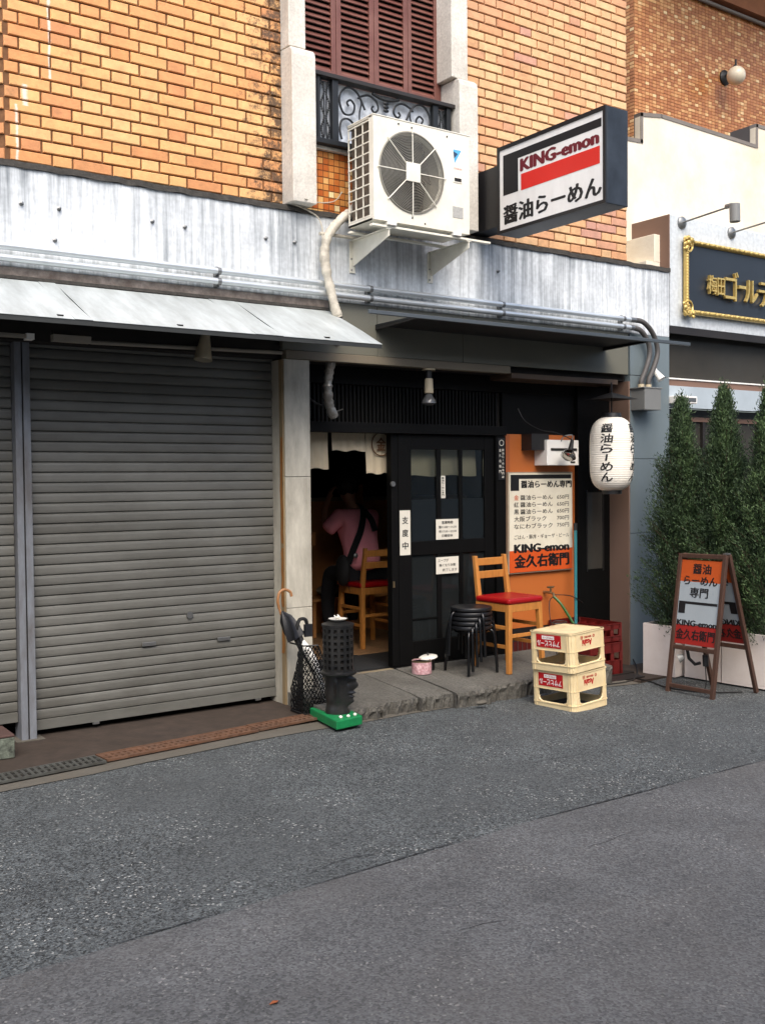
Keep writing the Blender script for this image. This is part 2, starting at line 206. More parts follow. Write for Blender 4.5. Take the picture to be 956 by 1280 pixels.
M = dict(
    black=mat('black_paint', '131416', .45, var=.25, dirt='33302c', dirt_amt=.35, bump=.1),
    blackwood=mat('black_stained_wood', '070707', .6, var=.3, stretch=(8, 8, 1), bump=.3, spec=.15),
    white=mat('white_paint', 'f0eee8', .45, var=.04, bump=.05, dirt='b8b2a4', dirt_amt=.25),
    cream=mat('cream_enamel', 'ebe8da', .42, var=.04, bump=.04, dirt='a79d86', dirt_amt=.3, dirt_scale=5),
    granite=mat('pale_granite', 'dcd8ce', .8, var=.18, scale=55, bump=.7, bscale=120, dirt='7c7062', dirt_amt=.45, dirt_scale=2.2),
    marble=mat('grey_marble', 'c4bfb0', .45, var=.1, scale=4, bump=.1, dirt='6e675a', dirt_amt=.75, dirt_scale=3.2, stretch=(1.6, 1.6, .5)),
    timber=mat('weathered_trim', '94805f', .7, var=.25, stretch=(6, 6, .6), bump=.3, dirt='57442f', dirt_amt=.6),
    tape=mat('brown_packing_tape', '93602a', .35, var=.3, scale=12, bump=.25),
    panel=mat('blue_grey_panel', '6d797f', .35, var=.09, scale=2, bump=.06, dirt='66706f', dirt_amt=.5, stretch=(1, 1, .4)),
    jamb=mat('brown_pink_panel', '7d6659', .4, var=.08, bump=.05, dirt='6d5a50', dirt_amt=.4),
    lip=mat('grey_lip', '7d7463', .6, var=.15, bump=.15, dirt='4d4439', dirt_amt=.6),
    ledge=mat('black_mossy_ledge', '3f3c38', .95, var=.4, scale=30, bump=1, bscale=80),
    shutter=mat('shutter_paint', '6a6a65', .48, var=.09, scale=3, bump=.6, bscale=5, dirt='45433c', dirt_amt=.6, dirt_scale=2.0, stretch=(.7, 1, 1.5), rand=.09, scratch='b4b3a6'),
    post=mat('post_paint', '7b8087', .5, var=.12, bump=.15, dirt='4a3f34', dirt_amt=.7, dirt_scale=4, stretch=(2, 2, .6)),
    awning=mat('galvanised_sheet', 'bac1c1', .42, metal=.12, var=.12, scale=3, bump=.3, bscale=6, dirt='878c8a', dirt_amt=.75, dirt_scale=3.5, stretch=(2.2, .5, .5)),
    pipe=mat('zinc_pipe', 'd3d8da', .36, metal=.6, var=.08, bump=.05),
    steel=mat('dull_steel', '8a8b8a', .4, metal=.8, var=.12, bump=.08),
    rubber=mat('grey_conduit', '4e4b49', .6, var=.1, bump=.1),
    boxgrey=mat('junction_box_paint', '7d7e7c', .45, var=.07, bump=.05, dirt='595855', dirt_amt=.4),
    signblue=mat('sign_casing', '171c23', .42, var=.1, bump=.05, dirt='47505a', dirt_amt=.4),
    signframe=mat('sign_frame_black', '19191b', .4, var=.1, bump=.03),
    acrylic=mat('white_acrylic', 'f2f0ec', .3, var=.03, bump=0, dirt='b9b4ab', dirt_amt=.3, dirt_scale=4, stretch=(1, 1, .4)),
    ink=mat('black_print', '141416', .5, var=.05, bump=0),
    maroon=mat('maroon_print', '6a1220', .5, var=.05, bump=0),
    red=mat('red_print', 'd6261b', .45, var=.03, bump=0),
    orange=mat('orange_panel', 'b9672f', .5, var=.06, bump=.05, dirt='9a5024', dirt_amt=.35),
    menuorange=mat('menu_orange', 'c9511c', .5, var=.04, bump=0),
    menupaper=mat('menu_board', 'e3ddca', .4, var=.03, bump=0, dirt='b5a785', dirt_amt=.3, dirt_scale=5),
    louvre=mat('brown_louvre_paint', '6b3f37', .5, var=.1, bump=.1, dirt='8a6a5e', dirt_amt=.35, rand=.06),
    iron=mat('blue_black_iron', '14181c', .5, metal=.1, var=.2, bump=.1),
    frost=mat('mottled_board', 'b5bcc5', .5, var=.3, scale=25, bump=.1),
    ironbrown=mat('rail_brown_black', '2a2624', .5, metal=.2, var=.2, bump=.15),
    plaster=mat('cream_plaster', 'e9e1d0', .9, var=.05, scale=2, bump=.5, bscale=45, dirt='b09468', dirt_amt=.45, dirt_scale=1.1),
    coping=mat('grey_coping', '77706a', .8, var=.12, bump=.3),
    brownmetal=mat('brown_fascia_side', '7d6152', .6, var=.1, bump=.1, dirt='5c4638', dirt_amt=.5),
    gold=mat('gold_paint', 'd2b56c', .34, metal=.5, var=.15, scale=30, bump=.2),
    navy=mat('navy_board', '232a33', .45, var=.08, bump=.05),
    darkglass=mat('dark_window', '3b3a37', .08, var=.2, scale=1.2, bump=0, dirt='3e3a33', dirt_amt=.7, dirt_scale=.8),
    crate=mat('cream_crate_plastic', 'e6d2a6', .42, var=.04, scale=10, bump=.08, dirt='a98a58', dirt_amt=.3, dirt_scale=9),
    redcrate=mat('red_crate_plastic', '5c0f0d', .45, var=.08, bump=.06, dirt='5b1412', dirt_amt=.4),
    print_red=mat('crate_red_print', 'b2141b', .45, var=.05, bump=0),
    wood=mat('varnished_beech', 'b5783a', .38, var=.16, scale=9, bump=.08, stretch=(5, 5, 1.0), rand=.06),
    vinyl=mat('red_vinyl', '93090f', .35, var=.04, bump=.06),
    blackmetal=mat('gloss_black_tube', '0d0e10', .25, var=.1, bump=.03),
    blackvinyl=mat('black_seat_vinyl', '121316', .4, var=.1, bump=.1),
    terracotta=mat('black_glazed_ceramic', '131415', .38, var=.3, bump=.25, dirt='3a3835', dirt_amt=.4, dirt_scale=12),
    green=mat('green_rubber_base', '0d7a44', .5, var=.1, bump=.15, dirt='0a5a33', dirt_amt=.5, dirt_scale=14),
    porcelain=mat('white_porcelain', 'dedbd2', .3, var=.05, bump=0),
    cloth=mat('noren_cloth', 'b5a88f', .9, var=.06, bump=.3, bscale=300),
    clothdark=mat('noren_print', '5b3a1e', .9, var=.06, bump=.2),
    planter=mat('white_planter', 'e8dfd8', .55, var=.05, bump=.15, dirt='9b877a', dirt_amt=.4, dirt_scale=3),
    soil=mat('potting_soil', '2c221a', 1, var=.4, scale=40, bump=1),
    bark=mat('bark', '3b2c20', .95, var=.3, scale=20, bump=1),
    aframe=mat('dark_brown_wood', '4c352a', .55, var=.2, scale=7, bump=.2, stretch=(6, 6, 1), dirt='2f2019', dirt_amt=.4),
    foil=mat('silver_tape', 'a3a29c', .4, metal=.55, var=.3, scale=25, bump=1.0, bscale=35, dirt='5b4c3d', dirt_amt=.8, dirt_scale=16),
    whitecable=mat('aged_white_tape', 'c9c3b4', .6, var=.15, scale=20, bump=1, bscale=30, dirt='6f675a', dirt_amt=.6, dirt_scale=12),
    slab=mat('grey_stone_slab', '605e58', .9, var=.5, scale=60, bump=1.2, bscale=150, dirt='3f3b35', dirt_amt=.7, dirt_scale=3.2, rand=.08),
    forecourt=mat('brown_stained_concrete', '3a3029', .85, var=.38, scale=9, bump=.4, dirt='33291f', dirt_amt=.6, dirt_scale=2),
    edging=mat('pale_concrete_edge', '5c5850', .9, var=.16, scale=12, bump=.7, dirt='4d473d', dirt_amt=.6, dirt_scale=3),
    grate=mat('galvanised_grate', '686a66', .5, metal=.6, var=.2, scale=20, bump=.3, dirt='3d352b', dirt_amt=.6, dirt_scale=12),
    rust=mat('rusty_steel', '6b4a35', .85, metal=.2, var=.5, scale=18, bump=.7, dirt='4a3f37', dirt_amt=.7, dirt_scale=9),
    terrazzo=mat('terrazzo_block', '6f776a', .8, var=.5, scale=28, bump=.4, dirt='22231f', dirt_amt=.9, dirt_scale=30),
    blocktop=mat('brown_block_top', '4d3833', .8, var=.15, bump=.2),
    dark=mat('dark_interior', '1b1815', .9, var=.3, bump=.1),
    floor=mat('interior_floorboard', '8a6a4a', .6, var=.25, scale=6, stretch=(1, 6, 1), bump=.15, rand=.1),
    counter=mat('counter_wood', 'b07a48', .5, var=.2, scale=6, bump=.1),
    sill=mat('worn_sill', '8c8068', .6, var=.2, bump=.2, dirt='54473a', dirt_amt=.6),
    skin=mat('skin', 'b17a5c', .5, var=.05, bump=.05),
    shirt=mat('pink_cotton', 'f59aa2', .9, var=.05, bump=.3, bscale=150),
    hair=mat('black_hair', '0f0c0b', .5, var=.3, stretch=(10, 10, 1), bump=.6),
    trousers=mat('dark_trousers', '17181c', .9, var=.1, bump=.2),
    strap=mat('black_webbing', '0d0d0e', .8, var=.1, bump=.2),
    paper=mat('paper_notice', 'dad6c8', .6, var=.02, bump=0),
    teal=mat('teal_tube', '2f7379', .4, var=.1, bump=.05),
    hose=mat('green_hose', '2f5a22', .4, var=.1, bump=.05),
    brass=mat('aged_tap', '8d7d60', .35, metal=.8, var=.2, bump=.1),
    pinkprint=mat('pink_floral_tin', 'c4a3a6', .4, var=.45, scale=60, bump=.05, dirt='8d3f4d', dirt_amt=.8, dirt_scale=55),
    maroonbase=mat('maroon_tile', '4d1714', .4, var=.15, bump=.05),
    brolly=mat('black_umbrella_cloth', '15161b', .55, var=.15, bump=.2),
    cane=mat('bent_cane', '9d6f47', .45, var=.15, bump=.1),
    lantern=mat('lantern_paper', 'f0ece2', .7, var=.05, bump=.3, bscale=30, dirt='cfc6b0', dirt_amt=.4, dirt_scale=6),
    globe=mat('opal_globe', 'd7cdb6', .3, var=.03, bump=0),
    mortar=mat('mortar', '7d5c44', .95, var=.25, scale=30, bump=.6),
    mortardark=mat('mortar_orange_wall', '704e33', .95, var=.25, scale=30, bump=.6),
    oppwall=mat('grey_render', 'b5b0a6', .85, var=.08, scale=.8, bump=.2, dirt='5d5a55', dirt_amt=.5, dirt_scale=.6),
    cushionbag=mat('pale_bag', '8d8674', .8, var=.2, bump=.3),
    silver=mat('mirror_bulb', 'c9c9c9', .12, metal=1, var=.05, bump=0),
    bulb=mat('bulb_grey_glass', '595a5a', .1, var=.1, bump=0),
    socket=mat('ceramic_socket', 'bdb094', .45, var=.08, bump=0),
    tubelamp=mat('tube_lamp_dusty', '8b857a', .5, var=.1, bump=.05),
    conemetal=mat('cone_lamp_metal', 'c0b49c', .3, metal=.8, var=.15, bump=.05),
    fin=mat('condenser_fins', '6b6257', .6, metal=.4, var=.4, scale=20, bump=.6, bscale=200),
    fanblade=mat('grey_fan', '1d1b19', .5, var=.15, bump=0),
)
M['fascia'] = streak_mat('streaked_concrete_paint', 'e4e9ec', '626a70', amt=.9, thr=(.40, .70))
M['neighbour'] = streak_mat('neighbour_metal_panel', 'ccd2d5', '959da1', amt=.5, thr=(.5, .75))
M['brick'] = brick_mat('glazed_brick_orange', [(0, 'c98858'), (.12, 'd89a62'), (.35, 'e0aa6c'), (.6, 'e3b278'), (.85, 'dca468'), (.96, 'd4935a'), (1, 'b97e55')], grime_x=(2.9, 3.42))
M['brick2'] = brick_mat('glazed_brick_pinkish', [(0, 'cb9068'), (.2, 'd6a476'), (.5, 'dcb182'), (.78, 'e0ba8a'), (.93, 'd29c74'), (1, 'c69480')])
M['asphalt'] = asphalt_mat('asphalt_rough', '464a4b', 'bdbdb8', '484b4c', amp=.85)
M['asphalt2'] = asphalt_mat('asphalt_patch_smooth', '505152', 'a3a19c', '55524f', spk=.8, relief=.55, amp=.42)
M['glass'] = glass_mat('door_glass', 'f1f4f2', None)
M['frosted'] = glass_mat('door_glass_film', '6b7377', ('262c30', .6), .15)
M['netglass'] = glass_mat('window_glass', '555b5c', ('2c3031', .5), .05)
MOS = [(0, 'b35c28'), (.3, 'c67a3c'), (.6, 'd39552'), (.85, 'deb070'), (1, 'f0dba8')]
M['mosaic'] = tile_mat('mosaic_orange', MOS, .044, .044)
M['walltile'] = tile_mat('wall_tile_orange', [(0, 'a5683a'), (.45, 'b87a48'), (.75, 'c78f58'), (.93, 'd8aa72'), (1, 'e8cd9a')], .06, .04)

# ------------------------------------------------------------------ mesh helpers
WLOC = {}
class MB:
    def __init__(s): s.v = []; s.f = []; s.sm = []
    def add(s, vs, fs, smooth=False):
        o = len(s.v); s.v += [Vector(p) for p in vs]; s.f += [tuple(i + o for i in f) for f in fs]; s.sm += [smooth] * len(fs); return s
    def box(s, x0, x1, y0, y1, z0, z1):
        return s.add([(x0, y0, z0), (x1, y0, z0), (x1, y1, z0), (x0, y1, z0), (x0, y0, z1), (x1, y0, z1), (x1, y1, z1), (x0, y1, z1)],
                     [(0, 3, 2, 1), (4, 5, 6, 7), (0, 1, 5, 4), (1, 2, 6, 5), (2, 3, 7, 6), (3, 0, 4, 7)])
    def prism(s, pts, ext):
        """closed polygon extruded along a vector"""
        n = len(pts); e = Vector(ext); a = [Vector(p) for p in pts]; b = [p + e for p in a]
        return s.add(a + b, [tuple(range(n))[::-1], tuple(range(n, 2 * n))] + [(i, (i + 1) % n, n + (i + 1) % n, n + i) for i in range(n)])
    def bar(s, a, b, w, h=None, up=(0, 0, 1)):
        """straight bar of rectangular section from a to b"""
        a, b = Vector(a), Vector(b); d = (b - a).normalized(); u = Vector(up)
        if abs(d.dot(u)) > .95: u = Vector((0, 1, 0))
        r = d.cross(u).normalized() * (w / 2); t = r.cross(d).normalized() * ((h or w) / 2)
        vs = [p + i * r + j * t for p in (a, b) for i, j in ((-1, -1), (1, -1), (1, 1), (-1, 1))]
        return s.add(vs, [(0, 1, 2, 3), (7, 6, 5, 4), (0, 4, 5, 1), (1, 5, 6, 2), (2, 6, 7, 3), (3, 7, 4, 0)])
    def tube(s, path, r, n=10, caps=True):
        P = [Vector(p) for p in path]; rr = r if isinstance(r, (list, tuple)) else [r] * len(P)
        u = None; rings = []
        for i, p in enumerate(P):
            d = (P[min(i + 1, len(P) - 1)] - P[max(i - 1, 0)]).normalized()
            if u is None:
                u = d.orthogonal().normalized()
            u = (u - d * u.dot(d)).normalized(); w = d.cross(u)
            rings.append([p + rr[i] * (u * math.cos(2 * PI * k / n) + w * math.sin(2 * PI * k / n)) for k in range(n)])
        vs = [q for g in rings for q in g]
        fs = [(i * n + k, i * n + (k + 1) % n, (i + 1) * n + (k + 1) % n, (i + 1) * n + k) for i in range(len(P) - 1) for k in range(n)]
        if caps: fs += [tuple(range(n))[::-1], tuple(range((len(P) - 1) * n, len(P) * n))]
        return s.add(vs, fs, True)
    def lathe(s, prof, c=(0, 0, 0), n=24, axis=2, caps=True):
        """profile of (radius, height) turned about an axis through c"""
        c = Vector(c); vs = []
        for r, h in prof:
            for k in range(n):
                a = 2 * PI * k / n; q = [r * math.cos(a), r * math.sin(a)]
                q.insert(axis, h) if axis != 1 else None
                if axis == 1: q = [r * math.cos(a), h, -r * math.sin(a)]
                vs.append(c + Vector(q))
        m = len(prof)
        fs = [(i * n + k, i * n + (k + 1) % n, (i + 1) * n + (k + 1) % n, (i + 1) * n + k) for i in range(m - 1) for k in range(n)]
        if caps: fs += [tuple(range(n))[::-1], tuple(range((m - 1) * n, m * n))]
        return s.add(vs, fs, True)
    def ball(s, c, r, n=10, sq=(1, 1, 1)):
        prof = [(max(1e-4, math.sin(PI * i / n)) * r, -math.cos(PI * i / n) * r) for i in range(n + 1)]
        m = MB().lathe(prof, n=max(8, n), caps=False)
        return s.add([Vector(c) + Vector((v.x * sq[0], v.y * sq[1], v.z * sq[2])) for v in m.v], m.f, True)
    def xf(s, mtx):
        s.v = [mtx @ v for v in s.v]; return s
    def build(s, name, m, parent=None, bevel=0, **props):
        lo = [min(v[i] for v in s.v) for i in range(3)]; hi = [max(v[i] for v in s.v) for i in range(3)]
        c = Vector([(a + b) / 2 for a, b in zip(lo, hi)]); 
        me = bpy.data.meshes.new(name); me.from_pydata([v - c for v in s.v], [], s.f)
        me.polygons.foreach_set('use_smooth', s.sm)
        bm = bmesh.new(); bm.from_mesh(me); bmesh.ops.recalc_face_normals(bm, faces=bm.faces); bm.to_mesh(me); bm.free()
        me.update(); 
        if any(s.sm) and not all(s.sm): pass
        me.materials.append(M[m] if isinstance(m, str) else m)
        if any(s.sm):
            try: me.set_sharp_from_angle(angle=rad(40))
            except Exception: pass
        o = bpy.data.objects.new(name, me); COL.objects.link(o)
        pw = WLOC.get(parent.name, Vector()) if parent else Vector()
        o.location = c - pw; WLOC[o.name] = c
        if parent: o.parent = parent
        if bevel:
            b = o.modifiers.new('edge', 'BEVEL'); b.width = bevel; b.segments = 2; b.limit_method = 'ANGLE'; b.angle_limit = rad(50)
        for k, v in props.items(): o[k] = v
        return o

def thing(name, label, cat, loc=(0, 0, 0), group=None, rz=0):
    o = bpy.data.objects.new(name, None); COL.objects.link(o); o.empty_display_size = .1
    o.location = loc; o.rotation_euler = (0, 0, rz); WLOC[o.name] = Vector(loc)
    o['label'] = label; o['category'] = cat
    if group: o['group'] = group
    return o
def tag(o, label, cat, group=None):
    o['label'] = label; o['category'] = cat
    if group: o['group'] = group
    return o
def struct(o): o['kind'] = 'structure'; return o
def copy_tree(o, parent=None):
    c = o.copy(); COL.objects.link(c); WLOC[c.name] = WLOC.get(o.name, Vector()).copy()
    if parent: c.parent = parent
    for ch in list(o.children): copy_tree(ch, c)
    return c
def inst(src, loc, parent, rot=None, scale=None):
    """a piece that shares its mesh"""
    c = src.copy(); COL.objects.link(c); pw = WLOC.get(parent.name, Vector()) if parent else Vector()
    c.parent = parent; c.location = Vector(loc) - pw; WLOC[c.name] = Vector(loc)
    if rot: c.rotation_euler = rot
    if scale: c.scale = scale
    return c

_glyph = {}
def glyph_mesh(body, bold):
    key = (body, bold)
    if key not in _glyph:
        cu = bpy.data.curves.new('lettering', 'FONT'); cu.body = body; cu.offset = bold; cu.resolution_u = 2; cu.fill_mode = 'FRONT'
        ob = bpy.data.objects.new('lettering', cu); COL.objects.link(ob)
        dg = bpy.context.evaluated_depsgraph_get(); me = bpy.data.meshes.new_from_object(ob.evaluated_get(dg))
        vs = [v.co.copy() for v in me.vertices]; fs = [tuple(p.vertices) for p in me.polygons]
        bpy.data.objects.remove(ob); bpy.data.curves.remove(cu); bpy.data.meshes.remove(me)
        x0 = min(v.x for v in vs); x1 = max(v.x for v in vs); y0 = min(v.y for v in vs); y1 = max(v.y for v in vs)
        _glyph[key] = (vs, fs, x0, x1, y0, y1)
    return _glyph[key]
class TX:
    """lettering on a plane: o = lower left corner, u and v the reading and up directions"""
    def __init__(s, o, u, v): s.o = Vector(o); s.u = Vector(u).normalized(); s.v = Vector(v).normalized(); s.mb = MB()
    def put(s, body, x, y, w, h, bold=.012, flip=False, mirror=False, depth=0):
        cjk = ord(max(body)) > 0x2000
        vs, fs, x0, x1, y0, y1 = glyph_mesh(body, 0)
        nn = s.u.cross(s.v)
        if bold and not depth:
            gw = len(body) * 1.0; d = bold * (.95 if cjk else 1.25); gx = d * w / max(1e-6, x1 - x0); gy = d * .45 * h / max(1e-6, y1 - y0)
            for k, (i, j) in enumerate(((-1, 0), (1, 0), (0, 1), (0, -1), (-.5, .5), (.5, -.5))):
                o2 = s.o; s.o = s.o + s.u * gx * i + s.v * gy * j + nn * .00006 * (k + 1)
                s.put(body, x, y, w, h, 0, flip, mirror, 0); s.o = o2
        pts = []
        for q in vs:
            a = (q.x - x0) / (x1 - x0) if x1 > x0 else .5; b = (q.y - y0) / (y1 - y0) if y1 > y0 else .5
            if flip: a, b = 1 - a, 1 - b
            if mirror: a = 1 - a
            pts.append(s.o + s.u * (x + a * w) + s.v * (y + b * h))
        if not depth:
            s.mb.add(pts, fs)
        else:
            n = len(pts); from collections import Counter
            cnt = Counter()
            for f in fs:
                for i in range(len(f)): cnt[tuple(sorted((f[i], f[(i + 1) % len(f)])))] += 1
            side = []
            for f in fs:
                for i in range(len(f)):
                    a, b = f[i], f[(i + 1) % len(f)]
                    if cnt[tuple(sorted((a, b)))] == 1: side.append((a, b, b + n, a + n))
            s.mb.add([p + nn * depth for p in pts] + pts, list(fs) + side)
        return s
    def col(s, body, x, ytop, w, h, gap, bold=.012, **kw):
        y = ytop
        for ch in body:
            if ch == ' ': y -= h * .6; continue
            if ch == 'ー':
                s.rect(x + w * .42, y - h * .95, w * .14, h * .85)
            else: s.put(ch, x, y - h, w, h, bold, **kw)
            y -= h + gap
        return s
    def rect(s, x, y, w, h):
        o = s.o; s.mb.add([o + s.u * x + s.v * y, o + s.u * (x + w) + s.v * y, o + s.u * (x + w) + s.v * (y + h), o + s.u * x + s.v * (y + h)], [(0, 1, 2, 3)]); return s
    def build(s, m, parent, name='lettering'):
        return s.mb.build(name, m, parent)

def skin_mesh(name, joints, edges, m, parent=None, sub=2, root=0):
    """one continuous surface grown over a skeleton of joints (x, y, z, radius or (rx, ry))"""
    me = bpy.data.meshes.new(name); me.from_pydata([j[:3] for j in joints], edges, [])
    o = bpy.data.objects.new(name, me); COL.objects.link(o)
    md = o.modifiers.new('skin', 'SKIN'); md.use_smooth_shade = True
    for i, j in enumerate(joints):
        r = j[3]; me.skin_vertices[0].data[i].radius = r if isinstance(r, tuple) else (r, r)
    me.skin_vertices[0].data[root].use_root = True
    sb = o.modifiers.new('sub', 'SUBSURF'); sb.levels = sub; sb.render_levels = sub
    dg = bpy.context.evaluated_depsgraph_get(); dg.update()
    nm = bpy.data.meshes.new_from_object(o.evaluated_get(dg)); bpy.data.objects.remove(o)
    vs = [v.co.copy() for v in nm.vertices]; fs = [tuple(p.vertices) for p in nm.polygons]; bpy.data.meshes.remove(nm)
    b = MB(); b.add(vs, fs, True)
    return b.build(name, m, parent)
def smooth_path(pts, n=6):
    P = [Vector(p) for p in pts]; out = []
    for i in range(len(P) - 1):
        p0, p1, p2, p3 = P[max(i - 1, 0)], P[i], P[i + 1], P[min(i + 2, len(P) - 1)]
        for k in range(n):
            t = k / n
            out.append(.5 * ((2 * p1) + (-p0 + p2) * t + (2 * p0 - 5 * p1 + 4 * p2 - p3) * t * t + (-p0 + 3 * p1 - 3 * p2 + p3) * t ** 3))
    return out + [P[-1]]
def gz(x): return 0.0 if x <= 3 else (-.029 * (x - 3) if x < 8 else -.145)

# ================================================================== SETTING: ground
def sheet(name, rows, m, dz=0):
    """ground sheet given by rows of x with near and far y; follows the slight fall of the street"""
    b = MB(); vs = []; fs = []
    for x, ya, yb in rows: vs += [(x, ya, gz(x) + dz), (x, yb, gz(x) + dz)]
    for i in range(len(rows) - 1): fs.append((2 * i, 2 * i + 2, 2 * i + 3, 2 * i + 1))
    b.add(vs, fs); return struct(b.build(name, m))
def kerb_y(x): return -.80 + .087 * (x - 1.3) if x < 5.06 else -.47 - .12 * min(1, (x - 5.06))
sheet('ground', [(-90, -90, 90), (-10, -90, 90), (3, -90, 90), (8, -90, 90), (120, -90, 90)], 'edging', -.02)
xs = [-60, -20, -5, 0, 1.3, 2, 3, 4, 5.06, 6.1, 6.6, 8, 12, 30, 90]
def road_edge(x): return kerb_y(x) if x < 6.2 else -.5
rd = []
for x in xs: rd.append((x, -8.6, road_edge(x)))
b = MB(); vs = []; fs = []
for x, ya, yb in rd: vs += [(x, ya, gz(x)), (x, -3.1, gz(x)), (x, yb, gz(x))]
b.add(vs, [(3 * i + 1, 3 * i + 4, 3 * i + 5, 3 * i + 2) for i in range(len(rd) - 1)]); struct(b.build('road', 'asphalt'))
# relaid half of the street, a few millimetres proud with a ragged edge
b = MB(); vs = []; fs = []; n = 300
for i in range(n + 1):
    x = -30 + 60 * i / n if i not in (0, n) else (-60 if i == 0 else 90)
    e = -2.745 + .05 * (min(max(x, -2), 12) - .8) + random.uniform(-.006, .006)
    vs += [(x, -8.6, gz(x) + .003), (x, e - .006, gz(x) + .003), (x, e + .006, gz(x) - .001)]
b.add(vs, [(3 * i + k, 3 * i + 3 + k, 3 * i + 4 + k, 3 * i + 1 + k) for i in range(n) for k in (0, 1)])
struct(b.build('road_patch', 'asphalt2'))
b = MB(); rnd = random.Random(3); x = -1.0
while x < 12:          # worn tar line along the joint, with breaks
    L_ = rnd.uniform(.25, 1.1); k = int(L_ / .03); vs = []; w = rnd.uniform(.0015, .0045)
    for i in range(k + 1):
        xx = x + i * .03; e = -2.745 + .05 * (min(max(xx, -2), 12) - .8) + .006 + rnd.uniform(-.003, .003); ww = w * rnd.uniform(.5, 1.6) * math.sin(PI * min(1, max(.12, i / k)))
        vs += [(xx, e - ww, gz(xx) + .0042), (xx, e + ww + .001, gz(xx) + .0042)]
    b.add(vs, [(2 * i, 2 * i + 2, 2 * i + 3, 2 * i + 1) for i in range(k)]); x += L_ + rnd.uniform(.05, .5)
def crack(x, y, a, n):
    vs = []
    for i in range(n):
        w = .0022 * math.sin(PI * (i + .5) / n) * rnd.uniform(.5, 1.4); vs += [(x, y - w, gz(x) + .0045), (x, y + w, gz(x) + .0045)]
        a += rnd.uniform(-.5, .5) * .6; x += .028 * math.cos(a); y += .028 * math.sin(a) * .6
    b.add(vs, [(2 * i, 2 * i + 2, 2 * i + 3, 2 * i + 1) for i in range(n - 1)])
for c in ((1.9, -2.6, .1, 22), (3.0, -3.0, -.2, 14), (4.6, -2.9, .3, 10), (2.1, -3.3, .1, 9), (3.7, -1.9, 0, 16)): crack(*c)
struct(b.build('road_crack', mat('crack_tar', '232427', .8, var=.3)))
LX, LY = 1.372, -3.36; lf_ = MB(); lf_.add([(LX, LY, .0065), (LX + .02, LY - .009, .010), (LX + .034, LY + .003, .007), (LX + .018, LY + .010, .009)], [(0, 1, 2, 3)]); tag(lf_.build('fallen_leaf', mat('orange_leaf', '8a4a26', .7)), 'small orange fallen leaf on the smooth asphalt in the foreground', 'leaf')

# concrete edging between asphalt and the fronts
b = MB(); vs = []
for i in range(40):
    x = -6 + 12.1 * i / 39
    vs += [(x, road_edge(x) - .01 + random.uniform(-.012, .012), gz(x) + .004), (x, -.2, gz(x) + .004)]
b.add(vs, [(2 * i, 2 * i + 2, 2 * i + 3, 2 * i + 1) for i in range(39)]); struct(b.build('concrete_edging', 'edging'))
# brown forecourt in front of the shutters
def dline(x): return -.530 + .109 * (x - 1.44)          # inner line of the drain
b = MB(); b.add([(-6, dline(-6) , .010), (3.46, dline(3.46), .010), (3.46, .9, .010), (-6, .9, .010)], [(0, 1, 2, 3)])
b.add([(3.30, dline(3.3), .0135), (3.305, dline(3.3), .0135), (3.06, .04, .0135), (3.055, .04, .0135)], [(0, 1, 2, 3)])
struct(b.build('forecourt', 'forecourt'))
b = MB().box(6.05, 9.5, -.5, .6, -.15, -.093); struct(b.build('terrace', 'forecourt'))

# drain covers
ang = math.atan(.1)
def drain(x0, x1, kind, label):
    t = thing('drain_cover', label, 'drain cover', (x0, dline(x0) - .08, .01), 'drain covers in the gutter')
    w = .15; L = x1 - x0; mt = Matrix.Translation((x0, dline(x0) - w, .012)) @ Matrix.Rotation(ang, 4, 'Z')
    L /= math.cos(ang)
    m = 'grate' if kind == 'slot' else 'rust'
    fr = MB(); fr.box(0, L - .006, 0, .012, 0, .012); fr.box(0, L - .006, w - .012, w, 0, .012); fr.box(0, .012, .012, w - .012, 0, .012); fr.box(L - .018, L - .006, .012, w - .012, 0, .012)
    fr.xf(mt).build('frame', m, t)
    MB().box(.012, L - .018, .012, w - .012, .0, .002).xf(mt).build('channel', 'dark', t)
    if kind == 'slot':
        k = .02
        while k < L - .04:
            MB().prism([(k, .012, .003), (k + .016, .012, .003), (k + .032, w - .012, .003), (k + .016, w - .012, .003)], (0, 0, .008)).xf(mt).build('bar', m, t)
            k += .034
        MB().box(.012, L - .018, w * .48, w * .55, .004, .0105).xf(mt).build('crossbar', m, t)
    else:
        b = MB(); k = .012
        b.box(.012, L - .018, .012, .04, .003, .0095); b.box(.012, L - .018, w - .04, w - .012, .003, .0095); b.box(.012, L - .018, .064, .086, .003, .0095)
        while k < L - .05:
            b.box(k, k + .018, .04, .064, .003, .0094); b.box(k, k + .018, .086, w - .04, .003, .0094); k += .036
        b.xf(mt).build('plate', m, t)
drain(.35, 1.885, 'slot', 'grey galvanised drain grate with slanting slots beside the forecourt')
drain(1.89, 2.85, 'dot', 'long dull rusty drain cover with rows of holes, middle of three')
drain(2.855, 3.36, 'dot', 'short bright rusty drain cover beside the green stand base')

